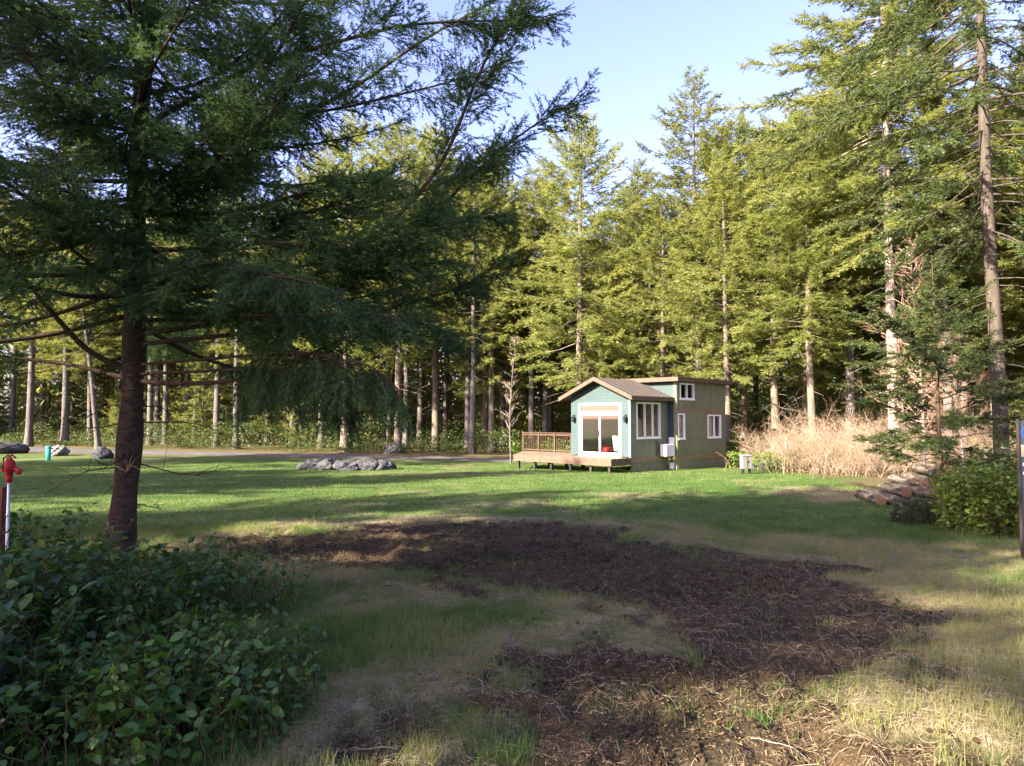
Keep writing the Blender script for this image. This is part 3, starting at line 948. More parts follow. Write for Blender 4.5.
scatter(34, band(-60, 30, lambda x: left_edge(x) + 2 if x < 2 else right_edge(x) + 3, 30), ['small0', 'small1'], 'understory_fir',
        'small yellow green fir growing among the forest trunks', 'small firs under the tall trees', .6, 1.25, 1.6)
# trees left of and behind the viewpoint whose shade lies across the meadow
SHADE = [(-34.0, -18.5, 'tall0', 1.35, 1.77), (-12.8, -3.4, 'tall1', 0.7, 5.79), (-21.8, -3.8, 'tall3', 0.85, 3.81), (-33.6, -6.0, 'full0', 1.0,
         4.01), (-25.9, -12.4, 'tall1', 0.85, 1.62), (-21.8, -17.0, 'tall2', 0.85, 1.81), (-29.5, 8.2, 'tall0', 0.85, 5.76), (-57.4, -3.5, 'full0', 1.35,
         4.63), (-9.3, -11.8, 'full0', 1.0, 0.31), (-20.9, -9.7, 'tall1', 0.7, 4.62), (-59.1, 14.0, 'tall2', 1.35, 4.4), (-30.1, -13.5, 'tall3', 0.85, 4.66),
         (-34.1, 8.3, 'tall3', 0.7, 0.79), (-22.6, 1.5, 'tall3', 0.55, 2.26), (-25.1, 12.7, 'tall2', 0.7, 3.58), (-19.7, -18.1, 'full0', 1.0, 3.28), (-46.6,
         3.5, 'tall3', 1.0, 1.08), (-27.1, 25.8, 'tall3', 0.85, 2.63), (-10.0, 0.8, 'tall0', 0.55, 0.19), (-22.5, 12.7, 'tall2', 0.55, 5.04), (-44.1, -13.1,
         'tall3', 1.0, 1.25), (-57.0, 18.2, 'tall2', 1.35, 2.93), (-48.9, 15.2, 'tall3', 0.7, 2.54), (-41.4, 3.8, 'tall0', 0.85, 0.64), (-31.8, 31.1, 'tall2',
         1.1, 1.63), (-57.9, 3.7, 'tall3', 1.0, 3.83), (-44.2, 17.0, 'tall0', 0.7, 4.48), (-36.7, 13.5, 'tall3', 0.7, 0.23), (-56.3, 12.4, 'tall0', 1.0, 0.38),
         (-47.4, -19.1, 'tall0', 1.1, 2.62), (-36.7, 8.3, 'tall2', 0.7, 0.33), (-37.0, 16.5, 'tall0', 0.55, 2.0)]
for x, y, kind, s_, ro in SHADE:
    plant(kind, x, y, 'forest_fir', 'fir standing left of the meadow and casting shade across it', group='firs left of the meadow', scale=s_, rot=ro)

# ------------------------------------------------------------------ the two firs nearer on the right
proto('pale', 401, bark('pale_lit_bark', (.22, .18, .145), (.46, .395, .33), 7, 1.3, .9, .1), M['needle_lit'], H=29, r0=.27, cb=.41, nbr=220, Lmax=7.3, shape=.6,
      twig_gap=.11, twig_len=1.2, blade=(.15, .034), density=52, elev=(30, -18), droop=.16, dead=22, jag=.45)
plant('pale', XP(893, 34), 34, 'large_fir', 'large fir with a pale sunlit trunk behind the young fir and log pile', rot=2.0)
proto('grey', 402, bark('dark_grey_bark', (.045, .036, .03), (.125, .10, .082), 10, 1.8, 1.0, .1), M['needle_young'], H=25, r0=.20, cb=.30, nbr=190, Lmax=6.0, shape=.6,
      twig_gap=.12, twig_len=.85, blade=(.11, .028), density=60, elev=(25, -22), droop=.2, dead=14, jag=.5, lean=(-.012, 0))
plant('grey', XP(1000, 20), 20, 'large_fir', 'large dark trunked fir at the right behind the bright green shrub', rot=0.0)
proto('young', 403, M['bark_limb'], M['needle_young'], H=6.3, r0=.05, cb=.14, nbr=80, Lmax=3.2, twig_gap=.10, twig_len=.55,
      blade=(.07, .018), density=95, sub=.08, elev=(35, -2), droop=.06, up=.04, dead=4, jag=.45, branch_r=.010, shape=1.0)
plant('young', XP(938, 17.8), 17.8, 'young_fir', 'open young fir in front of the log pile', rot=1.0)

# ------------------------------------------------------------------ foreground fir, branch by branch
def P3(px, py, y):                                      # a point at depth y seen in that direction
    dz = F_PX * math.sin(PITCH) + (383 - py) * math.cos(PITCH)
    dy = F_PX * math.cos(PITCH) - (383 - py) * math.sin(PITCH)
    return np.array([(px - 512) * y / dy, y, CAM_H + dz * y / dy])
FX, FY = -5.02, 9.0
FZ = tz(FX, FY)
fir = thing('fir_tree', 'large dark fir in the left foreground with long sweeping limbs', 'tree', (FX, FY, FZ))
FO = np.array([FX, FY, FZ])
T = Buf()
hs = np.concatenate([np.linspace(-.3, 3.4, 26), np.linspace(3.6, 12.5, 24)])
fr_ = .146 * (1 - np.clip(hs, 0, 12.6) / 12.6) ** .75 + .012 + .13 * np.exp(-np.clip(hs + .2, 0, 9) * 3.0)
fr_ += .012 * np.sin(hs * 5.0) * (hs < 4)
T.tube(np.stack([.05 * np.sin(hs * .8) + .035 * hs, .03 * np.sin(hs), hs], 1), fr_, 28)
rngF = np.random.default_rng(5)
link('trunk', T.mesh('fir_trunk', M['bark_near'], True), fir)
def trunk_at(h):
    return np.array([.05 * math.sin(h * .8) + .035 * h, .03 * math.sin(h), h])

def fir_branch(ctrl, r, twl, name='branch', bare=.18, hang=0.0, dens=1.0):
    """ctrl: points in the tree's own frame"""
    rng = rngF
    ctrl = np.array(ctrl)
    m = len(ctrl)
    s = np.linspace(0, m - 1, 26)
    P = np.stack([np.interp(s, np.arange(m), ctrl[:, k]) for k in range(3)], 1)
    for _ in range(3):
        P[1:-1] = (P[:-2] + 2 * P[1:-1] + P[2:]) / 4
    L = np.linalg.norm(np.diff(P, axis=0), axis=1).sum()
    u = np.linspace(0, 1, 26)
    P += .02 * L * .3 * np.stack([np.sin(u * 11 + rng.uniform(0, 6)), np.sin(u * 9 + rng.uniform(0, 6)), np.sin(u * 13 + rng.uniform(0, 6))], 1) * u[:, None]
    B_, Nd = Buf(), Buf()
    B_.tube(P, .72 * r * (1 - u * .9) + .003, 9)
    tan = norm(np.gradient(P, axis=0))
    n1 = int(L / .060 * dens)
    ts = np.concatenate([rng.uniform(bare, 1, n1), [1.0]])
    at = lambda A: np.stack([np.interp(ts, u, A[:, k]) for k in range(3)], 1)
    pp, tg = at(P), norm(at(tan))
    n1 += 1
    side = norm(np.cross(tg, np.array([0, 0, 1.])))
    sg = np.where(np.arange(n1) % 2 == 0, 1., -1.)
    an = np.radians(rng.uniform(35, 70, n1)) * (1 - .35 * ts)
    an[-1] = 0
    D = tg * np.cos(an)[:, None] + side * (sg * np.sin(an))[:, None]
    D[:, 2] += rng.normal(-.16 - hang, .34, n1)
    D = norm(D)
    tl = twl * (1.15 - .70 * ts) * rng.uniform(.4, 1.2, n1)
    B_.sticks(pp, D, tl, .0045)
    n2 = np.maximum(2, (tl / .05).astype(int))
    idx = np.repeat(np.arange(n1), n2)
    N2 = len(idx)
    t2 = rng.uniform(.08, .97, N2)
    p2 = pp[idx] + D[idx] * (tl[idx] * t2)[:, None] + np.array([0, 0, -1.]) * (.10 * tl[idx] * t2 ** 2)[:, None]
    s2 = norm(np.cross(D[idx], np.array([0, 0, 1.]) + rng.normal(0, .5, (N2, 3)))) * rng.choice([-1., 1.], N2)[:, None]
    a2 = np.radians(rng.uniform(25, 60, N2))
    d2 = D[idx] * np.cos(a2)[:, None] + s2 * np.sin(a2)[:, None]
    d2[:, 2] += rng.normal(-.10 - hang * 1.5, .16, N2)
    d2 = norm(d2)
    l2 = (tl[idx] * (1 - t2) * .55 + .05) * rng.uniform(.6, 1.1, N2)
    B_.sticks(p2, d2, l2, .0022)
    # needles along twig tips and side shoots
    Pn = np.concatenate([p2, pp + D * (tl * .45)[:, None]])
    Dn = np.concatenate([d2, D])
    Ln = np.concatenate([l2, tl * .55])
    tint0 = np.concatenate([rng.normal(.42, .14, N2), rng.normal(.45, .1, n1)]) + .12 * rng.normal()
    n3 = np.maximum(6, (Ln * 165).astype(int))
    i3 = np.repeat(np.arange(len(Pn)), n3)
    N3 = len(i3)
    t3 = rng.uniform(0, 1, N3)
    p3 = Pn[i3] + Dn[i3] * (Ln[i3] * t3)[:, None]
    s3 = norm(np.cross(Dn[i3], np.array([0, 0, 1.])) * rng.choice([-1., 1.], N3)[:, None] + rng.normal(0, .45, (N3, 3)))
    a3 = np.radians(rng.uniform(35, 70, N3))
    d3 = norm(Dn[i3] * np.cos(a3)[:, None] + s3 * np.sin(a3)[:, None])
    w3 = norm(np.cross(d3, rng.normal(0, 1, (N3, 3))))
    Nd.blades(p3, d3, w3, rng.uniform(.026, .042, N3), .0095, np.clip(tint0[i3] + rng.normal(0, .08, N3), 0, 1), kite=False)
    b = link(name, B_.mesh('fir_branch', M['bark_limb'], True), fir)
    link('needles', Nd.mesh('fir_needles', M['needle_near']), b)

def limb(pts, r, twl, **kw):
    c = [P3(*p) - FO for p in pts]
    h = c[0][2]
    c[0] = trunk_at(h)
    fir_branch(c, r, twl, **kw)
limb([(118, 374, 9), (85, 350, 8.7), (50, 312, 8.3), (20, 270, 8), (-12, 232, 7.7), (-50, 190, 7.5)], .055, .75, bare=.55)
limb([(118, 380, 9), (60, 362, 9), (0, 357, 9), (-70, 345, 9)], .042, .7, bare=.5)
limb([(130, 380, 9), (170, 384, 8.9), (230, 384, 8.6), (290, 362, 8.2), (350, 335, 7.8), (420, 322, 7.5), (455, 330, 7.3)], .048, .75, bare=.42)
limb([(132, 300, 9), (190, 290, 8.7), (250, 280, 8.3), (330, 272, 8), (400, 262, 7.6), (450, 262, 7.4)], .05, .85, bare=.25)
limb([(128, 292, 9), (100, 272, 8.8), (60, 240, 8.5), (0, 222, 8.2), (-60, 200, 8)], .048, .75, bare=.45)
limb([(140, 214, 9), (200, 178, 8.6), (235, 130, 8.3), (262, 75, 8), (300, 20, 7.8), (330, -50, 7.6)], .062, .85, bare=.25)
limb([(145, 210, 9), (205, 165, 9.3), (270, 130, 9.6), (350, 90, 9.9), (420, 45, 10.0), (480, 8, 10.1), (540, -30, 10.2)], .06, .95, bare=.2)
limb([(148, 216, 9), (240, 212, 8.5), (310, 190, 8.2), (380, 180, 8.0)], .04, .9, bare=.2)
limb([(140, 300, 9), (300, 292, 8.3), (380, 236, 7.8), (440, 165, 7.5), (472, 98, 7.3), (500, 40, 7.1), (515, 5, 7)], .048, .9, bare=.2)
limb([(140, 335, 9), (300, 312, 8.8), (400, 248, 8.5), (470, 178, 8.3), (530, 126, 8.1), (576, 98, 8.0)], .045, .95, bare=.2)
limb([(140, 345, 9), (280, 330, 8.6), (400, 308, 8.2), (455, 290, 8), (490, 270, 7.9)], .042, .95, bare=.2)
limb([(150, 365, 9), (240, 356, 8.2), (310, 352, 7.4), (365, 362, 6.9), (395, 388, 6.7)], .026, 1.0, bare=.3, hang=.75)
limb([(150, 374, 9), (230, 370, 8.4), (285, 366, 7.8), (325, 376, 7.4), (345, 402, 7.2)], .026, .9, bare=.3, hang=.75)
limb([(140, 310, 9), (240, 318, 8.0), (330, 312, 7.2), (400, 318, 6.8)], .03, .9, bare=.2, hang=.2)
limb([(140, 280, 9), (210, 262, 7.6), (260, 270, 6.8), (330, 290, 6.2)], .03, .9, bare=.2, hang=.2)
limb([(140, 250, 9), (240, 250, 9.2), (340, 215, 9.4), (430, 190, 9.5), (500, 150, 9.5)], .045, .95, bare=.2)
limb([(140, 160, 9), (230, 120, 9.2), (330, 110, 9.2), (430, 90, 9.2), (510, 60, 9.2)], .045, .95, bare=.15)
limb([(140, 130, 9), (260, 60, 8.6), (380, 30, 8.4), (470, 20, 8.3), (545, 18, 8.2)], .045, .95, bare=.15)
limb([(140, 280, 9), (250, 240, 8.2), (350, 250, 7.7), (440, 230, 7.4), (500, 215, 7.2)], .04, .95, bare=.2)
limb([(140, 320, 9), (230, 320, 9.4), (330, 320, 9.6), (420, 335, 9.7), (470, 350, 9.7)], .038, .85, bare=.3)
for k in range(65):
    h = 3.1 + 4.6 * (k + rngF.uniform(0, .8)) / 55 if k < 55 else 7.7 + 4.2 * (k - 55 + rngF.uniform(0, .8)) / 10
    az = k * 2.39996 + 1.2 + rngF.uniform(-.3, .3)
    d = np.array([math.cos(az), math.sin(az), 0])
    L = 5.0 * (1 - (h - 3) / 10.4) ** .7 * rngF.uniform(.75, 1.05) + .4
    if d[0] > .2 and h < 7:
        L *= .85
    if d[1] < -.6:
        L *= .8
    e = math.tan(math.radians(-4 + 26 * (h - 3) / 9 + rngF.uniform(-6, 8)))
    c = [trunk_at(h)]
    for q in (.2, .4, .6, .8, 1.0):
        dd = np.array([math.cos(az + .25 * q * math.sin(k)), math.sin(az + .25 * q * math.sin(k)), 0])
        c.append(trunk_at(h) + dd * L * q + np.array([0, 0, L * (e * q - .22 * q * (1 - q) * 1.5 + .10 * q * q)]))
    fir_branch(c, .045 * (1 - (h - 3) / 14), .85, bare=.14 if h > 4.0 else .3)
for k in range(13):                                     # short leafy boughs that hide the upper trunk
    h = 3.3 + 4.0 * (k + rngF.uniform(0, .8)) / 13
    az = -1.35 + rngF.uniform(-.75, .75)
    L = rngF.uniform(1.4, 2.6)
    c = [trunk_at(h)]
    for q in (.25, .5, .75, 1.0):
        c.append(trunk_at(h) + np.array([math.cos(az + .2 * q), math.sin(az + .2 * q), 0]) * L * q + np.array([0, 0, L * (.12 * q - .30 * q * (1 - q))]))
    fir_branch(c, .026, .95, bare=.05, hang=.15)
for k in range(22):                                     # short dead twigs on the trunk
    h = rngF.uniform(.5, 3.4)
    az = rngF.uniform(0, 6.28)
    L = rngF.uniform(.3, 1.3)
    T2 = Buf()
    q = np.linspace(0, 1, 7)
    p = trunk_at(h)[None] + np.stack([L * q * math.cos(az), L * q * math.sin(az), -.15 * L * q + .12 * L * np.sin(q * 4 + k) * q], 1) + rngF.normal(0, .012, (7, 3)) * q[:, None]
    T2.tube(p, .009 * (1 - q * .8) + .002, 5)
    for j in range(6):
        i = rngF.integers(2, 6)
        dv = norm(rngF.normal(0, 1, 3) + np.array([math.cos(az), math.sin(az), 0]))
        T2.tube(np.stack([p[i], p[i] + dv * L * .18, p[i] + dv * L * .34 + np.array([0, 0, -.04])]), np.array([.004, .003, .0015]), 4)
    link('dead_twig', T2.mesh('dead_twig', M['bark_limb'], True), fir)

# ------------------------------------------------------------------ broadleaf shrubs
LEAF = np.array([(0, 0, 0), (.35, 0, -.03), (.72, 0, -.04), (1, 0, -.12), (.15, .22, .03), (.42, .31, .06), (.74, .22, .03), (.15, -.22, .03), (.42, -.31, .06), (.74, -.22, .03)])
LT_ = np.array([(0, 1, 4), (0, 7, 1), (2, 3, 6), (2, 9, 3)])
LQ_ = np.array([(1, 2, 5, 4), (2, 6, 5, 5), (1, 7, 8, 2), (2, 8, 9, 9)])
LT_ = np.concatenate([LT_, [(1, 5, 4), (1, 2, 5), (2, 6, 5), (1, 7, 8), (1, 8, 2), (2, 8, 9)]])
def leaves(buf, P, D, U, L, tint):
    """oval leaves, D the midrib direction and U roughly the upper face normal"""
    N = len(P)
    S = norm(np.cross(U, D))
    Nn = np.cross(D, S)
    V = P[:, None] + L[:, None, None] * (LEAF[None, :, 0:1] * D[:, None] + LEAF[None, :, 1:2] * S[:, None] + LEAF[None, :, 2:3] * Nn[:, None])
    Tq = (np.arange(N)[:, None, None] * 10 + LT_[None]).reshape(-1, 3)
    buf.add(V.reshape(-1, 3), T=Tq, A=np.repeat(tint, 10))

def shrub(seed, x, y, label, foot, height, nst, leaf, gap, leafm, name='shrub', cat='shrub', lean=.6, tint=(.4, .18), start=.10):
    """foot(rng) -> local x, y; height(x, y) -> metres"""
    rng = np.random.default_rng(seed)
    z0 = tz(x, y)
    root = thing(name, label, cat, (x, y, z0))
    St, Lf = Buf(), Buf()
    Ps, Ds, Us, Ls, Ti = [], [], [], [], []
    for i in range(nst):
        lx, ly = foot(rng)
        if rng.uniform() > 1.9 * float(fbm(np.array([(x + lx) * 1.6]), np.array([(y + ly) * 1.6]), seed, 3)[0]) - .35:
            continue
        H = height(lx, ly) * rng.uniform(.65, 1.08)
        gx_, gy_ = x + lx, y + ly
        az = rng.uniform(0, 6.28)
        ln = rng.uniform(0, lean) * H
        q = np.linspace(0, 1, 7)
        p = np.stack([lx + math.cos(az) * ln * q ** 1.4, ly + math.sin(az) * ln * q ** 1.4, tz(gx_, gy_) - z0 + H * (q - .1 * q ** 3)], 1) + rng.normal(0, .012, (7, 3)) * q[:, None]
        St.tube(p, .0055 * (1 - q * .65), 4, rng.uniform(.2, .7))
        n = max(3, int(H * (1 - start) / gap))
        ts = np.sort(rng.uniform(start, 1, n))
        ts[-1] = 1
        pos = np.stack([np.interp(ts, q, p[:, k]) for k in range(3)], 1)
        la = az + np.arange(n) * 2.6 + rng.uniform(-.6, .6, n)
        d = np.stack([np.cos(la), np.sin(la), rng.normal(.0, .55, n)], 1)
        Ps.append(pos); Ds.append(norm(d)); Us.append(norm(np.array([0, 0, 1.]) + .45 * d * np.array([1, 1, 0]) + rng.normal(0, .55, (n, 3))))
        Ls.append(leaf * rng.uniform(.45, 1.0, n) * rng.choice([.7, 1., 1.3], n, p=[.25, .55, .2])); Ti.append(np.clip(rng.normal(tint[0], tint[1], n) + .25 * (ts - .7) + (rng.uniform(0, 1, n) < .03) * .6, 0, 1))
    P_, D_x = np.concatenate(Ps), np.concatenate(Ds)
    leaves(Lf, P_ + D_x * .012, D_x, np.concatenate(Us), np.concatenate(Ls), np.concatenate(Ti))
    link('stems', St.mesh('stems', M['stem'], True), root)
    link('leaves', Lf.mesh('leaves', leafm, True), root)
    return root
def ell(rx, ry):
    def f(rng):
        a, r = rng.uniform(0, 6.28), math.sqrt(rng.uniform(0, 1))
        return rx * r * math.cos(a), ry * r * math.sin(a)
    return f
def dome(rx, ry, h, e=.45):
    return lambda x, y: h * max(.25, 1 - (x / rx) ** 2 - (y / ry) ** 2) ** e
shrub(1, -3.35, 4.5, 'big dark salal shrub filling the lower left corner of the meadow', ell(1.25, 1.9), dome(1.4, 2.1, .98), 1100, .088, .032, M['leaf_salal'])
shrub(2, -1.95, 4.25, 'lower salal shrub with brighter leaves at the right end of the dark clump', ell(.75, 1.0), dome(.85, 1.1, .60), 520, .08, .03, M['leaf_salal'], tint=(.55, .16))
shrub(3, -3.3, 6.8, 'salal shrub at the foot of the big foreground fir', ell(1.3, .9), dome(1.5, 1.05, .72), 380, .085, .045, M['leaf_salal'], tint=(.5, .16))
shrub(4, -5.0, 7.2, 'tall leafy salal standing against the fir trunk with large round leaves', ell(.9, .7), dome(1.1, .9, 1.0), 200, .11, .06, M['leaf_salal'], tint=(.42, .12))
shrub(5, XP(995, 12.2), 12.2, 'bright yellow green leafy shrub at the right edge', ell(1.0, .8), dome(1.15, 1.0, 1.35, .5), 800, .095, .035, M['leaf_bright'], tint=(.5, .2), lean=.5, start=.05)
shrub(6, XP(935, 13.4), 13.4, 'low dark shrub left of the bright leafy shrub', ell(.85, .6), dome(1.0, .8, .60), 420, .06, .025, M['needle_young'], tint=(.25, .15))
shrub(7, XP(1015, 14.5), 14.5, 'dark leafy shrub behind the bright shrub at the foot of the large trunk', ell(1.6, .9), dome(1.8, 1.1, 1.7), 480, .10, .04, M['leaf_under'], tint=(.3, .15))

# leafless brush
def brush(seed, n, h, w, mat, thick=.006, lv=3):
    rng = np.random.default_rng(seed)
    b = Buf()
    P = np.stack([rng.normal(0, w * .3, n), rng.normal(0, w * .3, n), np.zeros(n)], 1)
    D = norm(np.stack([rng.normal(0, .4, n), rng.normal(0, .4, n), np.ones(n)], 1))
    L = h * rng.uniform(.2, .7, n)
    w_ = thick
    for k in range(lv):
        b.sticks(P, D, L, w_, np.clip(rng.normal(.5, .2, len(P)), 0, 1))
        m = 4 if k == 0 else 3
        idx = np.repeat(np.arange(len(P)), m)
        t_ = rng.uniform(.25, 1, len(idx))
        P, D = P[idx] + D[idx] * (L[idx] * t_)[:, None], norm(D[idx] + rng.normal(0, .85, (len(idx), 3)) + np.array([0, 0, .1]))
        L = L[idx] * rng.uniform(.3, .6, len(idx))
        w_ *= .62
    return b.mesh('brush', mat)
BR = [brush(900 + k, 75, 2.5, 2.8, M['twig_tan'], .0075, 4) for k in range(3)]
k = 0
for (px, y, s) in [(792, 33.2, .6), (800, 32.4, .8), (808, 31.5, 1.15), (822, 30.8, 1.3), (838, 30, 1.2), (852, 29, .95), (800, 34.5, 1.2), (828, 34, 1.4), (860, 31, 1.2), (780, 37, 1.1), (878, 33, 1.2), (905, 32, 1.0), (930, 33, 1.1), (955, 31, 1.2), (890, 37, 1.4), (985, 31, 1.2)]:
    x = XP(px, y)
    o = link('bare_brush', BR[k % 3], None, (x, y, tz(x, y) - .05), R.uniform(0, 6.28), s * 1.12)
    tag(o, 'leafless tan bush in the pale thicket at the edge of the lawn', 'bush', 'leafless bushes right of the cabin')
    k += 1

def bare_tree(seed, H, r, spread, mat, lv=5, barkm=None):
    rng = np.random.default_rng(seed)
    T_, C_ = Buf(), Buf()
    q = np.linspace(0, 1, 10)
    tp = np.stack([.25 * np.sin(q * 4 + seed) * q, .2 * np.sin(q * 3) * q, H * q], 1)
    T_.tube(tp, r * (1 - q * .85), 8, .4)
    n = int(H * 9)
    ts = rng.uniform(.18, 1, n)
    P = np.stack([np.interp(ts, q, tp[:, k]) for k in range(3)], 1)
    a = rng.uniform(0, 6.28, n)
    D = norm(np.stack([np.cos(a), np.sin(a), rng.uniform(.3, 1.3, n)], 1))
    L = spread * (1.1 - ts * .75) * rng.uniform(.4, 1, n)
    w_ = r * .28
    for k in range(lv):
        C_.sticks(P, D, L, w_, np.clip(rng.normal(.45, .2, len(P)), 0, 1))
        idx = np.repeat(np.arange(len(P)), 3)
        t_ = rng.uniform(.3, 1, len(idx))
        P, D = P[idx] + D[idx] * (L[idx] * t_)[:, None], norm(D[idx] + rng.normal(0, .45, (len(idx), 3)) + np.array([0, 0, .15]))
        L = L[idx] * rng.uniform(.35, .65, len(idx))
        w_ *= .55
    return T_.mesh('bare_trunk', barkm or mat, True), C_.mesh('bare_twigs', mat)
M['twig_pink'] = foliage('bare_twigs_pinkish', (.11, .068, .05), (.23, .145, .105), (.35, .245, .185), .0, .8, .1)
for (px, y, H, r, sp_, lb, sd) in [(922, 29, 9.6, .07, 2.4, 'bare pinkish tree behind the young fir', 1), (905, 33, 6.5, .06, 1.8, 'smaller bare tree between the pale trunk and the young fir', 2),
                                   (962, 27, 6.0, .06, 1.9, 'bare twiggy tree just left of the large dark trunk', 3), (690, 52, 7, .06, 2.2, 'bare tan tree glimpsed over the cabin roof', 5),
                                   (511, 40.5, 7.5, .06, .8, 'thin pale bare sapling by the deck railing', 4)]:
    a, b = bare_tree(sd, H, r, sp_, M['twig_pink'] if sd != 4 else M['twig_grey'], 4, M['bark_grey'])
    x = XP(px, y)
    t_ = thing('bare_tree', lb, 'tree', (x, y, tz(x, y) - .05))
    link('trunk', a, t_); link('twigs', b, t_)

# undergrowth and the far wood: masses nobody could count
def undergrowth(name, n, pos, size, leafm, H):
    rng = np.random.default_rng(n)
    x, y = pos(rng, n)
    m = sstep(.32, .62, fbm(x * .22, y * .22, 5, 3))
    kp = fbm(x * .45, y * .45, 6, 3) + .25 * rng.uniform(0, 1, n) > .52
    x, y, m = x[kp], y[kp], m[kp]
    n = len(x)
    h = H * (.15 + .85 * m ** 1.3) * (1 - rng.uniform(0, 1, n) ** 2.2 * .9)
    P = np.stack([x, y, gz(x, y) + h], 1)
    D = norm(rng.normal(0, 1, (n, 3)) + np.array([0, 0, .5]))
    S = norm(np.cross(D, rng.normal(0, 1, (n, 3))))
    b = Buf()
    tint = np.clip(.25 + .5 * fbm(x * .5, y * .5, 8, 2) + rng.normal(0, .12, n), 0, 1)
    b.blades(P, D, S, size * rng.uniform(.6, 1.3, n), size * .55, tint)
    tag(link(name, b.mesh(name, leafm)), kind='stuff')
def posA(rng, n):
    x = rng.uniform(-80, 2, n)
    return x, np.interp(x, [-110, -52, -30, -10, 2], [85, 67.5, 58.5, 51.5, 48]) + rng.uniform(0, 1, n) ** 1.6 * 26
def posB(rng, n):
    x = rng.uniform(0, 45, n)
    return x, np.interp(x, [0, 8, 12, 15, 20, 30, 60], [47, 46, 41, 36, 33, 27, 18]) + rng.uniform(0, 1, n) ** 1.4 * 26
def posC(rng, n):
    x = rng.uniform(-75, 40, n)
    return x, np.interp(x, [-80, -30, 0, 15, 45], [86, 76, 68, 62, 52]) + rng.uniform(0, 1, n) * 18
undergrowth('undergrowth', 140000, posA, .15, M['leaf_under'], 2.2)
undergrowth('thicket', 160000, posC, .34, M['needle_lit'], 9.5)
undergrowth('undergrowth', 6000, lambda rng, n: (rng.uniform(10.6, 15.5, n), rng.uniform(30.8, 35, n)), .12, M['leaf_bright'], .8)
undergrowth('undergrowth', 60000, posB, .20, M['leaf_bright'], 1.3)
def far_wood():
    rng = np.random.default_rng(3)
    b = Buf()
    n_t = 330
    ang = rng.uniform(-1.25, 1.25, n_t)
    rad = rng.uniform(92, 135, n_t)
    for a, r_ in zip(ang, rad):
        x, y = r_ * math.sin(a), r_ * math.cos(a)
        H = rng.uniform(17, 25)
        n = 420
        f = rng.uniform(.02, 1, n) ** .9
        w = 3.6 * (1 - f) ** .65 * rng.uniform(.2, 1, n) ** .5 + .15
        t_ = rng.uniform(0, 6.28, n)
        P = np.stack([x + w * np.cos(t_), y + w * np.sin(t_), tz(x, y) + f * H], 1)
        D = norm(np.stack([np.cos(t_), np.sin(t_), rng.normal(-.25, .3, n)], 1))
        S = norm(np.cross(D, rng.normal(0, 1, (n, 3)) + np.array([0, 0, 1.])))
        b.blades(P, D, S, rng.uniform(.7, 1.6, n), .55, np.clip(rng.normal(.45, .18, n), 0, 1))
        b.tube(np.array([(x, y, tz(x, y) - .5), (x, y, tz(x, y) + H)]), np.array([.28, .03]), 5, .05)
    tag(link('far_wood', b.mesh('far_wood', M['needle_deep'])), kind='stuff')
far_wood()

# ------------------------------------------------------------------ log pile
t = NT('log_bark')
v = t.coords((9, 9, 2))
f = t.noise(1, 7, v, .65, .5)
t.bump(f, 1.0, .03)
M['log_bark'] = t.base(t.ramp(f, [(.32, (.022, .017, .013)), (.5, (.08, .065, .05)), (.68, (.20, .175, .145))]), .9, .1)
t = NT('log_end')
v = t.coords()
wv = t.n("ShaderNodeTexWave", {"Scale": 9.0, "Distortion": 2.5, "Detail": 2.0}, wave_type='RINGS', rings_direction='Z')
t.t.links.new(v, wv.inputs["Vector"])
c = t.ramp(wv.outputs["Fac"], [(.2, (.10, .06, .035)), (.8, (.21, .13, .072))])
M['log_end'] = t.base(t.mix(t.ramp(t.noise(7, 4, v), [(.42, (0, 0, 0)), (.62, (.85, .85, .85))]), c, (.16, .10, .06)), .8, .1)
rl = np.random.default_rng(8)
LX, LY = XP(906, 16.8), 16.8
# two rows in front of the pile run away from the viewer; each log is its own thing
def log(x, y, z, r, L, yaw, label, tiltz=0.0):
    o = thing('log', label, 'log', (x, y, z))
    o.rotation_euler = (PI / 2 + tiltz, 0, yaw)
    n = 18
    a = np.arange(n) * 2 * PI / n
    wob_ = r * (1 + .05 * np.sin(a * 3 + rl.uniform(0, 6)) + rl.normal(0, .015, n))
    zs = np.linspace(-L / 2, L / 2, 7)
    b = Buf()
    rw_ = wob_[None] * (1 + .05 * rl.normal(0, 1, (7, n)))
    bend = .03 * np.sin(zs * 1.4 + rl.uniform(0, 6))
    V = np.stack([np.stack([rw_[q_] * np.cos(a) + bend[q_], rw_[q_] * np.sin(a), np.full(n, zs[q_])], 1) for q_ in range(7)])
    i, k_ = np.meshgrid(np.arange(6), np.arange(n), indexing='ij')
    b.add(V.reshape(-1, 3), Q=np.stack([i * n + k_, i * n + (k_ + 1) % n, (i + 1) * n + (k_ + 1) % n, (i + 1) * n + k_], -1).reshape(-1, 4))
    link('bark', b.mesh('log_bark', M['log_bark'], True), o)
    for e_, z_ in ((0, -L / 2), (6, L / 2)):
        ring = V[e_]
        cc = np.array([[0, 0, z_]])
        vv = np.concatenate([ring, ring * np.array([.5, .5, 1]) , cc])
        kk = np.arange(n)
        q_ = np.stack([kk, (kk + 1) % n, n + (kk + 1) % n, n + kk], 1)
        t3_ = np.stack([n + kk, n + (kk + 1) % n, np.full(n, 2 * n)], 1)
        if e_ == 0:
            q_, t3_ = q_[:, ::-1], t3_[:, ::-1]
        link('cut_end', mesh_np('cut_end', vv, q_, t3_, M['log_end']), o)
yaw0 = -.16
cdir = np.array([math.cos(yaw0), math.sin(yaw0)])        # across the pile
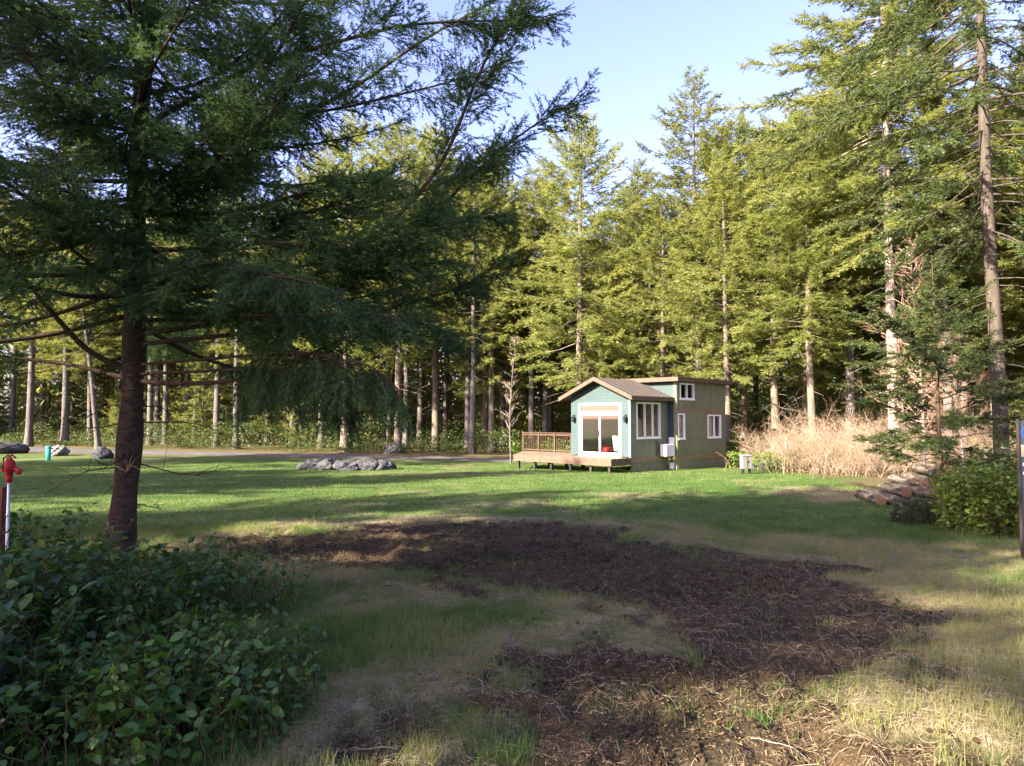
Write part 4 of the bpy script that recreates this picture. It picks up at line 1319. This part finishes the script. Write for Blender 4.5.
names = [
 ('short log with the brightest sawn face at the front of the pile', 0.34, .20, .20, .35), ('log lying lowest at the left front of the pile', -.06, .15, .16, .1), ('grey log at the far left end of the pile', -.86, .14, .15, -.9),
 ('pale log second from the left on the ground', -.50, .15, .16, -.5), ('brown log low in the middle of the pile front', .72, .14, .15, .1), ('dark ended log at the right front of the pile', 1.12, .18, .19, .25), ('log at the right end of the pile under the young fir', 1.52, .16, .17, 0),
 ('second row log with a tan face above the bright sawn log', .58, .46, .17, 0), ('pale grey log resting on the left end of the bottom row', -.30, .42, .15, -.3), ('pale barked log second from the left in the second row', .08, .46, .16, -.1),
 ('small log in the second row with a shaded face', .93, .44, .12, .1), ('log at the right of the second row', 1.30, .47, .16, 0), ('log in the third row half hidden by fir twigs', .36, .74, .15, -.3),
 ('third row log with peeling bark', .0, .70, .13, -.5), ('third row log under the young fir branches', .76, .75, .16, -.2), ('third row log at the right end of the pile', 1.12, .73, .14, -.1), ('topmost log of the pile', .56, 1.00, .14, -.4)]
for lb, u_, h_, r_, f_ in names:
    fwd = .35 * rl.uniform(-1, 1) - f_ * .6 - .30 * u_
    u_ *= .68
    x = LX + cdir[0] * u_ - math.sin(yaw0) * fwd
    y = LY + cdir[1] * u_ + math.cos(yaw0) * fwd
    log(x, y, tz(x, y) + h_ * .84, r_ * .80, rl.uniform(1.3, 2.1), yaw0 + rl.uniform(-.16, .16), lb, rl.uniform(-.05, .05))

# ------------------------------------------------------------------ rocks
def rock(seed, x, y, sx, sy, sz_, label, mat=None, group=None, sink=.25):
    import bmesh
    bm = bmesh.new()
    bmesh.ops.create_icosphere(bm, subdivisions=4, radius=1)
    co = np.array([v_.co[:] for v_ in bm.verts])
    nrm = norm(co)
    d = .75 + .55 * fbm(nrm[:, 0] * 1.7 + seed * 9 + nrm[:, 2] * .8, nrm[:, 1] * 1.7 + nrm[:, 2] * 1.1, seed, 2) + .34 * (fbm(nrm[:, 0] * 5 + nrm[:, 2] * 3, nrm[:, 1] * 5 - nrm[:, 2] * 4, seed + 3, 4) - .5)
    co = nrm * d[:, None] * np.array([sx, sy, sz_])
    for v_, c in zip(bm.verts, co):
        v_.co = c
    me = bpy.data.meshes.new('rock')
    bm.to_mesh(me); bm.free()
    me.materials.append(mat or M['rock'])
    o = link('rock', me, None, (x, y, tz(x, y) + sz_ * (1 - sink) * .6), R.uniform(0, 6))
    tag(o, label, 'rock', group)
rk = [(312, 34.2, .62, .5, .30, 'leftmost grey boulder of the low rock heap on the lawn'), (330, 33.8, .66, .55, .36, 'grey boulder second from the left in the lawn rock heap'), (349, 33.6, .66, .55, .33, 'pale grey boulder in the middle of the lawn rock heap'),
      (368, 33.8, .66, .55, .36, 'dark grey boulder right of the middle of the lawn rock heap'), (385, 34.1, .62, .5, .30, 'rightmost boulder of the lawn rock heap')]
for i, (px, y, a, b, c, lb) in enumerate(rk):
    rock(10 + i, XP(px, y), y, a, b, c, lb)
rock(20, XP(6, 52), 52, 1.4, .9, .62, 'large grey boulder at the left edge by the driveway')
rock(21, XP(60, 50), 50, .8, .6, .5, 'pale boulder behind the teal pipe marker', M['rock_pale'])
rock(22, XP(104, 46), 46, .62, .55, .5, 'grey boulder just left of the fir trunk on the lawn edge')
rock(23, XP(394, 53), 53, .9, .7, .55, 'pale boulder beyond the driveway behind the hanging fir spray', M['rock_pale'])
for i, px in enumerate((758, 766, 774, 783)):
    rock(30 + i, XP(px, 33), 33 + .3 * i, .42, .35, .3, ['grey stone beside the utility pedestal', 'pale stone second right of the utility pedestal', 'flat grey stone third right of the pedestal', 'rightmost stone of the row by the pedestal'][i], M['rock_pale'] if i % 2 else None)

# ------------------------------------------------------------------ small fixtures
M['teal'] = simple('teal_plastic', (.03, .36, .27), .5, .1)
M['galv'] = simple('galvanised_pipe', (.48, .49, .50), .4, .15, 9, 0, .5, .6)
M['hyd_red'] = simple('hydrant_red_paint', (.28, .012, .02), .5, .2, 14)
M['oldpost'] = bark('weathered_red_post', (.10, .035, .025), (.22, .09, .06), 30, 3, .5)
x, y = XP(12, 7.0), 7.0
hy = thing('yard_hydrant', 'red headed yard hydrant on a galvanised pipe at the left edge', 'hydrant', (x, y, tz(x, y)), -.15)
zt_ = 1.30 - tz(x, y)
mb = MB(); mb.tube([(0, 0, -.2), (0, 0, zt_ - .26)], .0145, 12); mb.tube([(0, 0, zt_ - .62), (0, 0, zt_ - .60)], .021, 12); mb.build('pipe', M['galv'], hy, 0, True)
mb = MB()
mb.lathe([(0, zt_ - .29), (.024, zt_ - .29), (.030, zt_ - .24), (.030, zt_ - .19), (.048, zt_ - .18), (.05, zt_ - .10), (.04, zt_ - .075), (.022, zt_ - .06), (0, zt_ - .05)], (0, 0), 16)
hd = mb.build('head', M['hyd_red'], hy, 0, True)
mb = MB(); mb.tube([(.03, 0, zt_ - .16), (.085, 0, zt_ - .155), (.105, 0, zt_ - .17), (.11, 0, zt_ - .21)], [.02, .02, .022, .024], 10); mb.build('spout', M['hyd_red'], hd, 0, True)
mb = MB()
for s_ in (-1, 1):
    mb.tube([(-.055, s_ * .022, zt_ - .17), (-.05, s_ * .022, zt_ - .05), (0, s_ * .022, zt_ - .015), (.045, s_ * .022, zt_ - .05)], .009, 6)
mb.tube([(-.055, -.03, zt_ - .17), (-.055, .03, zt_ - .17)], .014, 8)
mb.build('handle', M['hyd_red'], hd, 0, True)
x, y = XP(2, 7.15), 7.15
wp = MB(); zt_ = CAM_H - (487 - 418) / F_PX * y - tz(x, y)
wp.box(-.065, .065, -.05, .05, -.2, zt_ - .012); wp.hexa([(-.065, -.05, zt_ - .012), (.065, -.05, zt_ - .012), (.065, .05, zt_ - .012), (-.065, .05, zt_ - .012), (-.055, -.04, zt_), (.055, -.04, zt_), (.055, .04, zt_), (-.055, .04, zt_)])
tag(wp.build('wooden_post', M['oldpost'], None, .006, False, (x, y, tz(x, y)), .1), 'squat reddish wooden post beside the yard hydrant', 'post')

x, y = XP(50, 44), 44
tm = thing('pipe_marker', 'teal plastic riser pipe standing on the lawn near the driveway', 'pipe', (x, y, tz(x, y)))
mb = MB(); mb.lathe([(.15, -.1), (.15, .80), (.13, .80)], (0, 0), 18); mb.build('pipe', M['teal'], tm, 0, True)
mb = MB(); mb.lathe([(.165, .76), (.165, .86), (.12, .90), (0, .91)], (0, 0), 18); mb.build('cap', M['teal'], tm, 0, True)
mb = MB(); mb.box(.13, .28, -.05, .05, .70, .80); mb.build('bracket', M['black'], tm)

M['pedgrey'] = simple('pedestal_grey', (.17, .165, .15), .5, .15)
x, y = 10.05, 30.2
up = thing('utility_pedestal', 'pale metal utility pedestal on two legs beyond the rear of the cabin', 'utility box', (x, y, tz(x, y)), .25)
mb = MB(); mb.box(-.23, .23, -.12, .12, .22, .76); mb.hexa([(-.25, -.14, .76), (.25, -.14, .76), (.25, .14, .76), (-.25, .14, .76), (-.25, -.14, .79), (.25, -.14, .79), (.25, .14, .84), (-.25, .14, .84)]); mb.build('cabinet', M['pedgrey'], up, .01)
mb = MB(); mb.box(-.012, .012, -.128, -.121, .25, .74); mb.box(.03, .06, -.135, -.121, .48, .56); mb.build('door_seam', M['black'], up)
for s_ in (-.17, .17):
    mb = MB(); mb.box(s_ - .04, s_ + .04, -.05, .05, -.2, .219); mb.build('leg', M['black'], up)

# sign at the right edge
x, y = 6.97, 9.45
sg = thing('sign', 'tall narrow slate coloured sign board at the right edge of the frame', 'sign', (x, y, tz(x, y)), .35)
M['slate'] = simple('slate_board', (.055, .075, .085), .5, .15)
M['blue'] = simple('blue_print', (.03, .10, .55), .5, .05)
M['sand'] = simple('sand_print', (.45, .36, .24), .6, .15)
mb = MB(); mb.box(-.20, .40, -.012, .012, .08, 1.86); mb.build('board', M['slate'], sg, .004)
mb = MB(); mb.box(-.235, -.203, -.018, .018, -.3, 1.88); mb.build('post', M['post_dark'], sg, .003)
mb = MB(); mb.box(.403, .435, -.018, .018, -.3, 1.88); mb.build('post', M['post_dark'], sg, .003)
mb = MB(); mb.lathe([(.075, -.004), (.075, 0), (.055, 0), (.055, -.004)], (0, 0), 24)
e_ = mb.build('emblem', M['blue'], sg); e_.location = (-.10, -.0135, 1.70); e_.rotation_euler = (PI / 2, 0, 0)
mb = MB(); mb.box(-.195, .395, -.016, -.0125, 1.38, 1.54); mb.build('printed_band', M['sand'], sg)
mb = MB()
for r_ in range(2):
    for k in range(7):
        mb.box(-.17 + k * .075, -.125 + k * .075, -.016, -.0125, 1.26 - r_ * .12, 1.30 - r_ * .12)
mb.build('lettering', M['white'], sg)

# ------------------------------------------------------------------ grass, straw, chips, sticks
rg = np.random.default_rng(77)
def in_view(x, y, m=1.0):
    return np.abs(x) < .76 * y + m
def grass(name, n, y0, y1, h, w, per, pw=1.0):
    y = y0 + (y1 - y0) * rg.uniform(0, 1, n) ** pw
    x = rg.uniform(-1, 1, n) * (.76 * y + 1)
    d, s, fo = masks(x, y)
    p = (1 - d) * (1 - .45 * s) * (1 - fo)
    keep = rg.uniform(0, 1, n) < p + .02 * (y < 12)
    x, y, s, d = x[keep], y[keep], s[keep], d[keep]
    idx = np.repeat(np.arange(len(x)), per)
    N = len(idx)
    x2, y2 = x[idx] + rg.normal(0, h * .25, N), y[idx] + rg.normal(0, h * .25, N)
    P = np.stack([x2, y2, gz_bump(x, y)[idx] - .006], 1)
    a = rg.uniform(0, 6.28, N)
    t_ = rg.uniform(.1, .9, N)
    D = norm(np.stack([np.cos(a) * t_, np.sin(a) * t_, np.ones(N)], 1))
    S = np.stack([-np.sin(a), np.cos(a), np.zeros(N)], 1)
    S = norm(S + rg.normal(0, .5, (N, 3)))
    pat = fbm(x * .5, y * .5, 15, 3)
    pat = np.clip(pat + 1.1 * (fbm(x * 2.6, y * 2.6, 19, 3) - .5), 0, 1)
    tint = np.clip(.02 + .85 * pat[idx] + .5 * s[idx] + rg.normal(0, .13, N), 0, 1)
    hh = h * (.5 + .9 * fbm(x * 1.1, y * 1.1, 16, 3))[idx] * rg.uniform(.5, 1.3, N)
    b = Buf()
    b.blades(P, D, S, hh, w, tint, kite=False)
    tag(link(name, b.mesh(name, M['grass'])), kind='stuff')
grass('meadow_grass', 100000, 2.6, 13, .085, .0050, 5)
grass('grass_tufts', 2600, 2.8, 14, .17, .0050, 16)
grass('meadow_grass', 60000, 12, 42, .075, .016, 3, .9)

def strewn(name, n, y0, y1, wfun, L, w, mat, lift=.02, arc=.15, tint=(.5, .2), pw=1.0, segs=4):
    y = y0 + (y1 - y0) * rg.uniform(0, 1, n) ** pw
    x = rg.uniform(-1, 1, n) * (.76 * y + .5)
    d, s, fo = masks(x, y)
    keep = rg.uniform(0, 1, n) < wfun(d, s, fo)
    x, y = x[keep], y[keep]
    N = len(x)
    a = rg.uniform(0, 6.28, N)
    l_ = L * rg.uniform(.3, 1.3, N)
    cur = rg.normal(0, .8, N)
    q = np.linspace(0, 1, segs)
    ang = a[:, None] + cur[:, None] * q[None]
    px_ = x[:, None] + np.cumsum(np.cos(ang), 1) * (l_ / segs)[:, None]
    py_ = y[:, None] + np.cumsum(np.sin(ang), 1) * (l_ / segs)[:, None]
    pz = gz_bump(px_.ravel(), py_.ravel()).reshape(N, segs) + lift * rg.uniform(.1, 1, N)[:, None] + (rg.uniform(0, arc, N) * l_)[:, None] * (4 * q * (1 - q) + .6 * (rg.uniform(-1, 1, N)[:, None]) * q)[...]
    P = np.stack([px_, py_, pz], -1)
    sx = np.stack([-np.sin(ang), np.cos(ang), np.zeros_like(ang)], -1) * (w * rg.uniform(.5, 1.3, N))[:, None, None] * .5
    up_ = np.zeros_like(sx); up_[..., 2] = (w * .5)
    V = np.stack([P - sx, P + up_ * 1.0, P + sx], 2)          # small roof shaped ribbon
    b = Buf()
    base = np.arange(N)[:, None] * segs * 3
    qs = []
    for i in range(segs - 1):
        for j in range(2):
            qs.append(np.concatenate([base + i * 3 + j, base + i * 3 + j + 1, base + (i + 1) * 3 + j + 1, base + (i + 1) * 3 + j], 1))
    b.add(V.reshape(-1, 3), Q=np.concatenate(qs), A=np.repeat(np.clip(rg.normal(tint[0], tint[1], N), 0, 1), segs * 3))
    tag(link(name, b.mesh(name, mat)), kind='stuff')
strewn('dry_straw', 230000, 2.6, 14.5, lambda d, s, f: np.clip(s * .75 + .03 + .02 * d, 0, 1), .10, .0022, M['straw'], .018, .08, (.38, .25))
strewn('dry_straw', 2200, 2.6, 9.5, lambda d, s, f: np.clip(.5 * s + .06 * d, 0, 1), .22, .0022, M['straw'], .03, .08, (.5, .25), 1.0, 6)
strewn('bark_litter', 150000, 2.6, 14.5, lambda d, s, f: np.clip(d * .95 + .06, 0, 1), .03, .008, M['chips'], .008, .12, (.28, .25), 1.0, 2)
strewn('twig_litter', 260, 2.8, 12, lambda d, s, f: np.clip(d * .6 + s * .4, 0, 1), .32, .0045, M['twig_grey'], .02, .05, (.35, .25), 1.0, 6)
def clods(n):
    y = 2.6 + 12 * rg.uniform(0, 1, n)
    x = rg.uniform(-1, 1, n) * (.76 * y + .5)
    d, s_, f_ = masks(x, y)
    kp = rg.uniform(0, 1, n) < d * sstep(.45, .62, fbm(x * 1.4, y * 1.4, 91, 3))
    x, y = x[kp], y[kp]
    N = len(x)
    r = .005 + .019 * rg.uniform(0, 1, N) ** 4
    t_ = (1 + 5 ** .5) / 2
    ico = norm(np.array([(-1, t_, 0), (1, t_, 0), (-1, -t_, 0), (1, -t_, 0), (0, -1, t_), (0, 1, t_), (0, -1, -t_), (0, 1, -t_), (t_, 0, -1), (t_, 0, 1), (-t_, 0, -1), (-t_, 0, 1)]))
    fi = np.array([(0, 11, 5), (0, 5, 1), (0, 1, 7), (0, 7, 10), (0, 10, 11), (1, 5, 9), (5, 11, 4), (11, 10, 2), (10, 7, 6), (7, 1, 8), (3, 9, 4), (3, 4, 2), (3, 2, 6), (3, 6, 8), (3, 8, 9), (4, 9, 5), (2, 4, 11), (6, 2, 10), (8, 6, 7), (9, 8, 1)])
    V = ico[None] * (r[:, None, None] * rg.uniform(.6, 1.35, (N, 12, 1))) * np.array([1, 1, .75])
    V += np.stack([x, y, gz_bump(x, y) + r * .3], 1)[:, None]
    b = Buf()
    b.add(V.reshape(-1, 3), T=(np.arange(N)[:, None, None] * 12 + fi[None]).reshape(-1, 3), A=np.repeat(np.clip(rg.normal(.10, .10, N), 0, 1), 12))
    tag(link('dirt_clods', b.mesh('dirt_clods', M['chips'])), kind='stuff')
clods(110000)
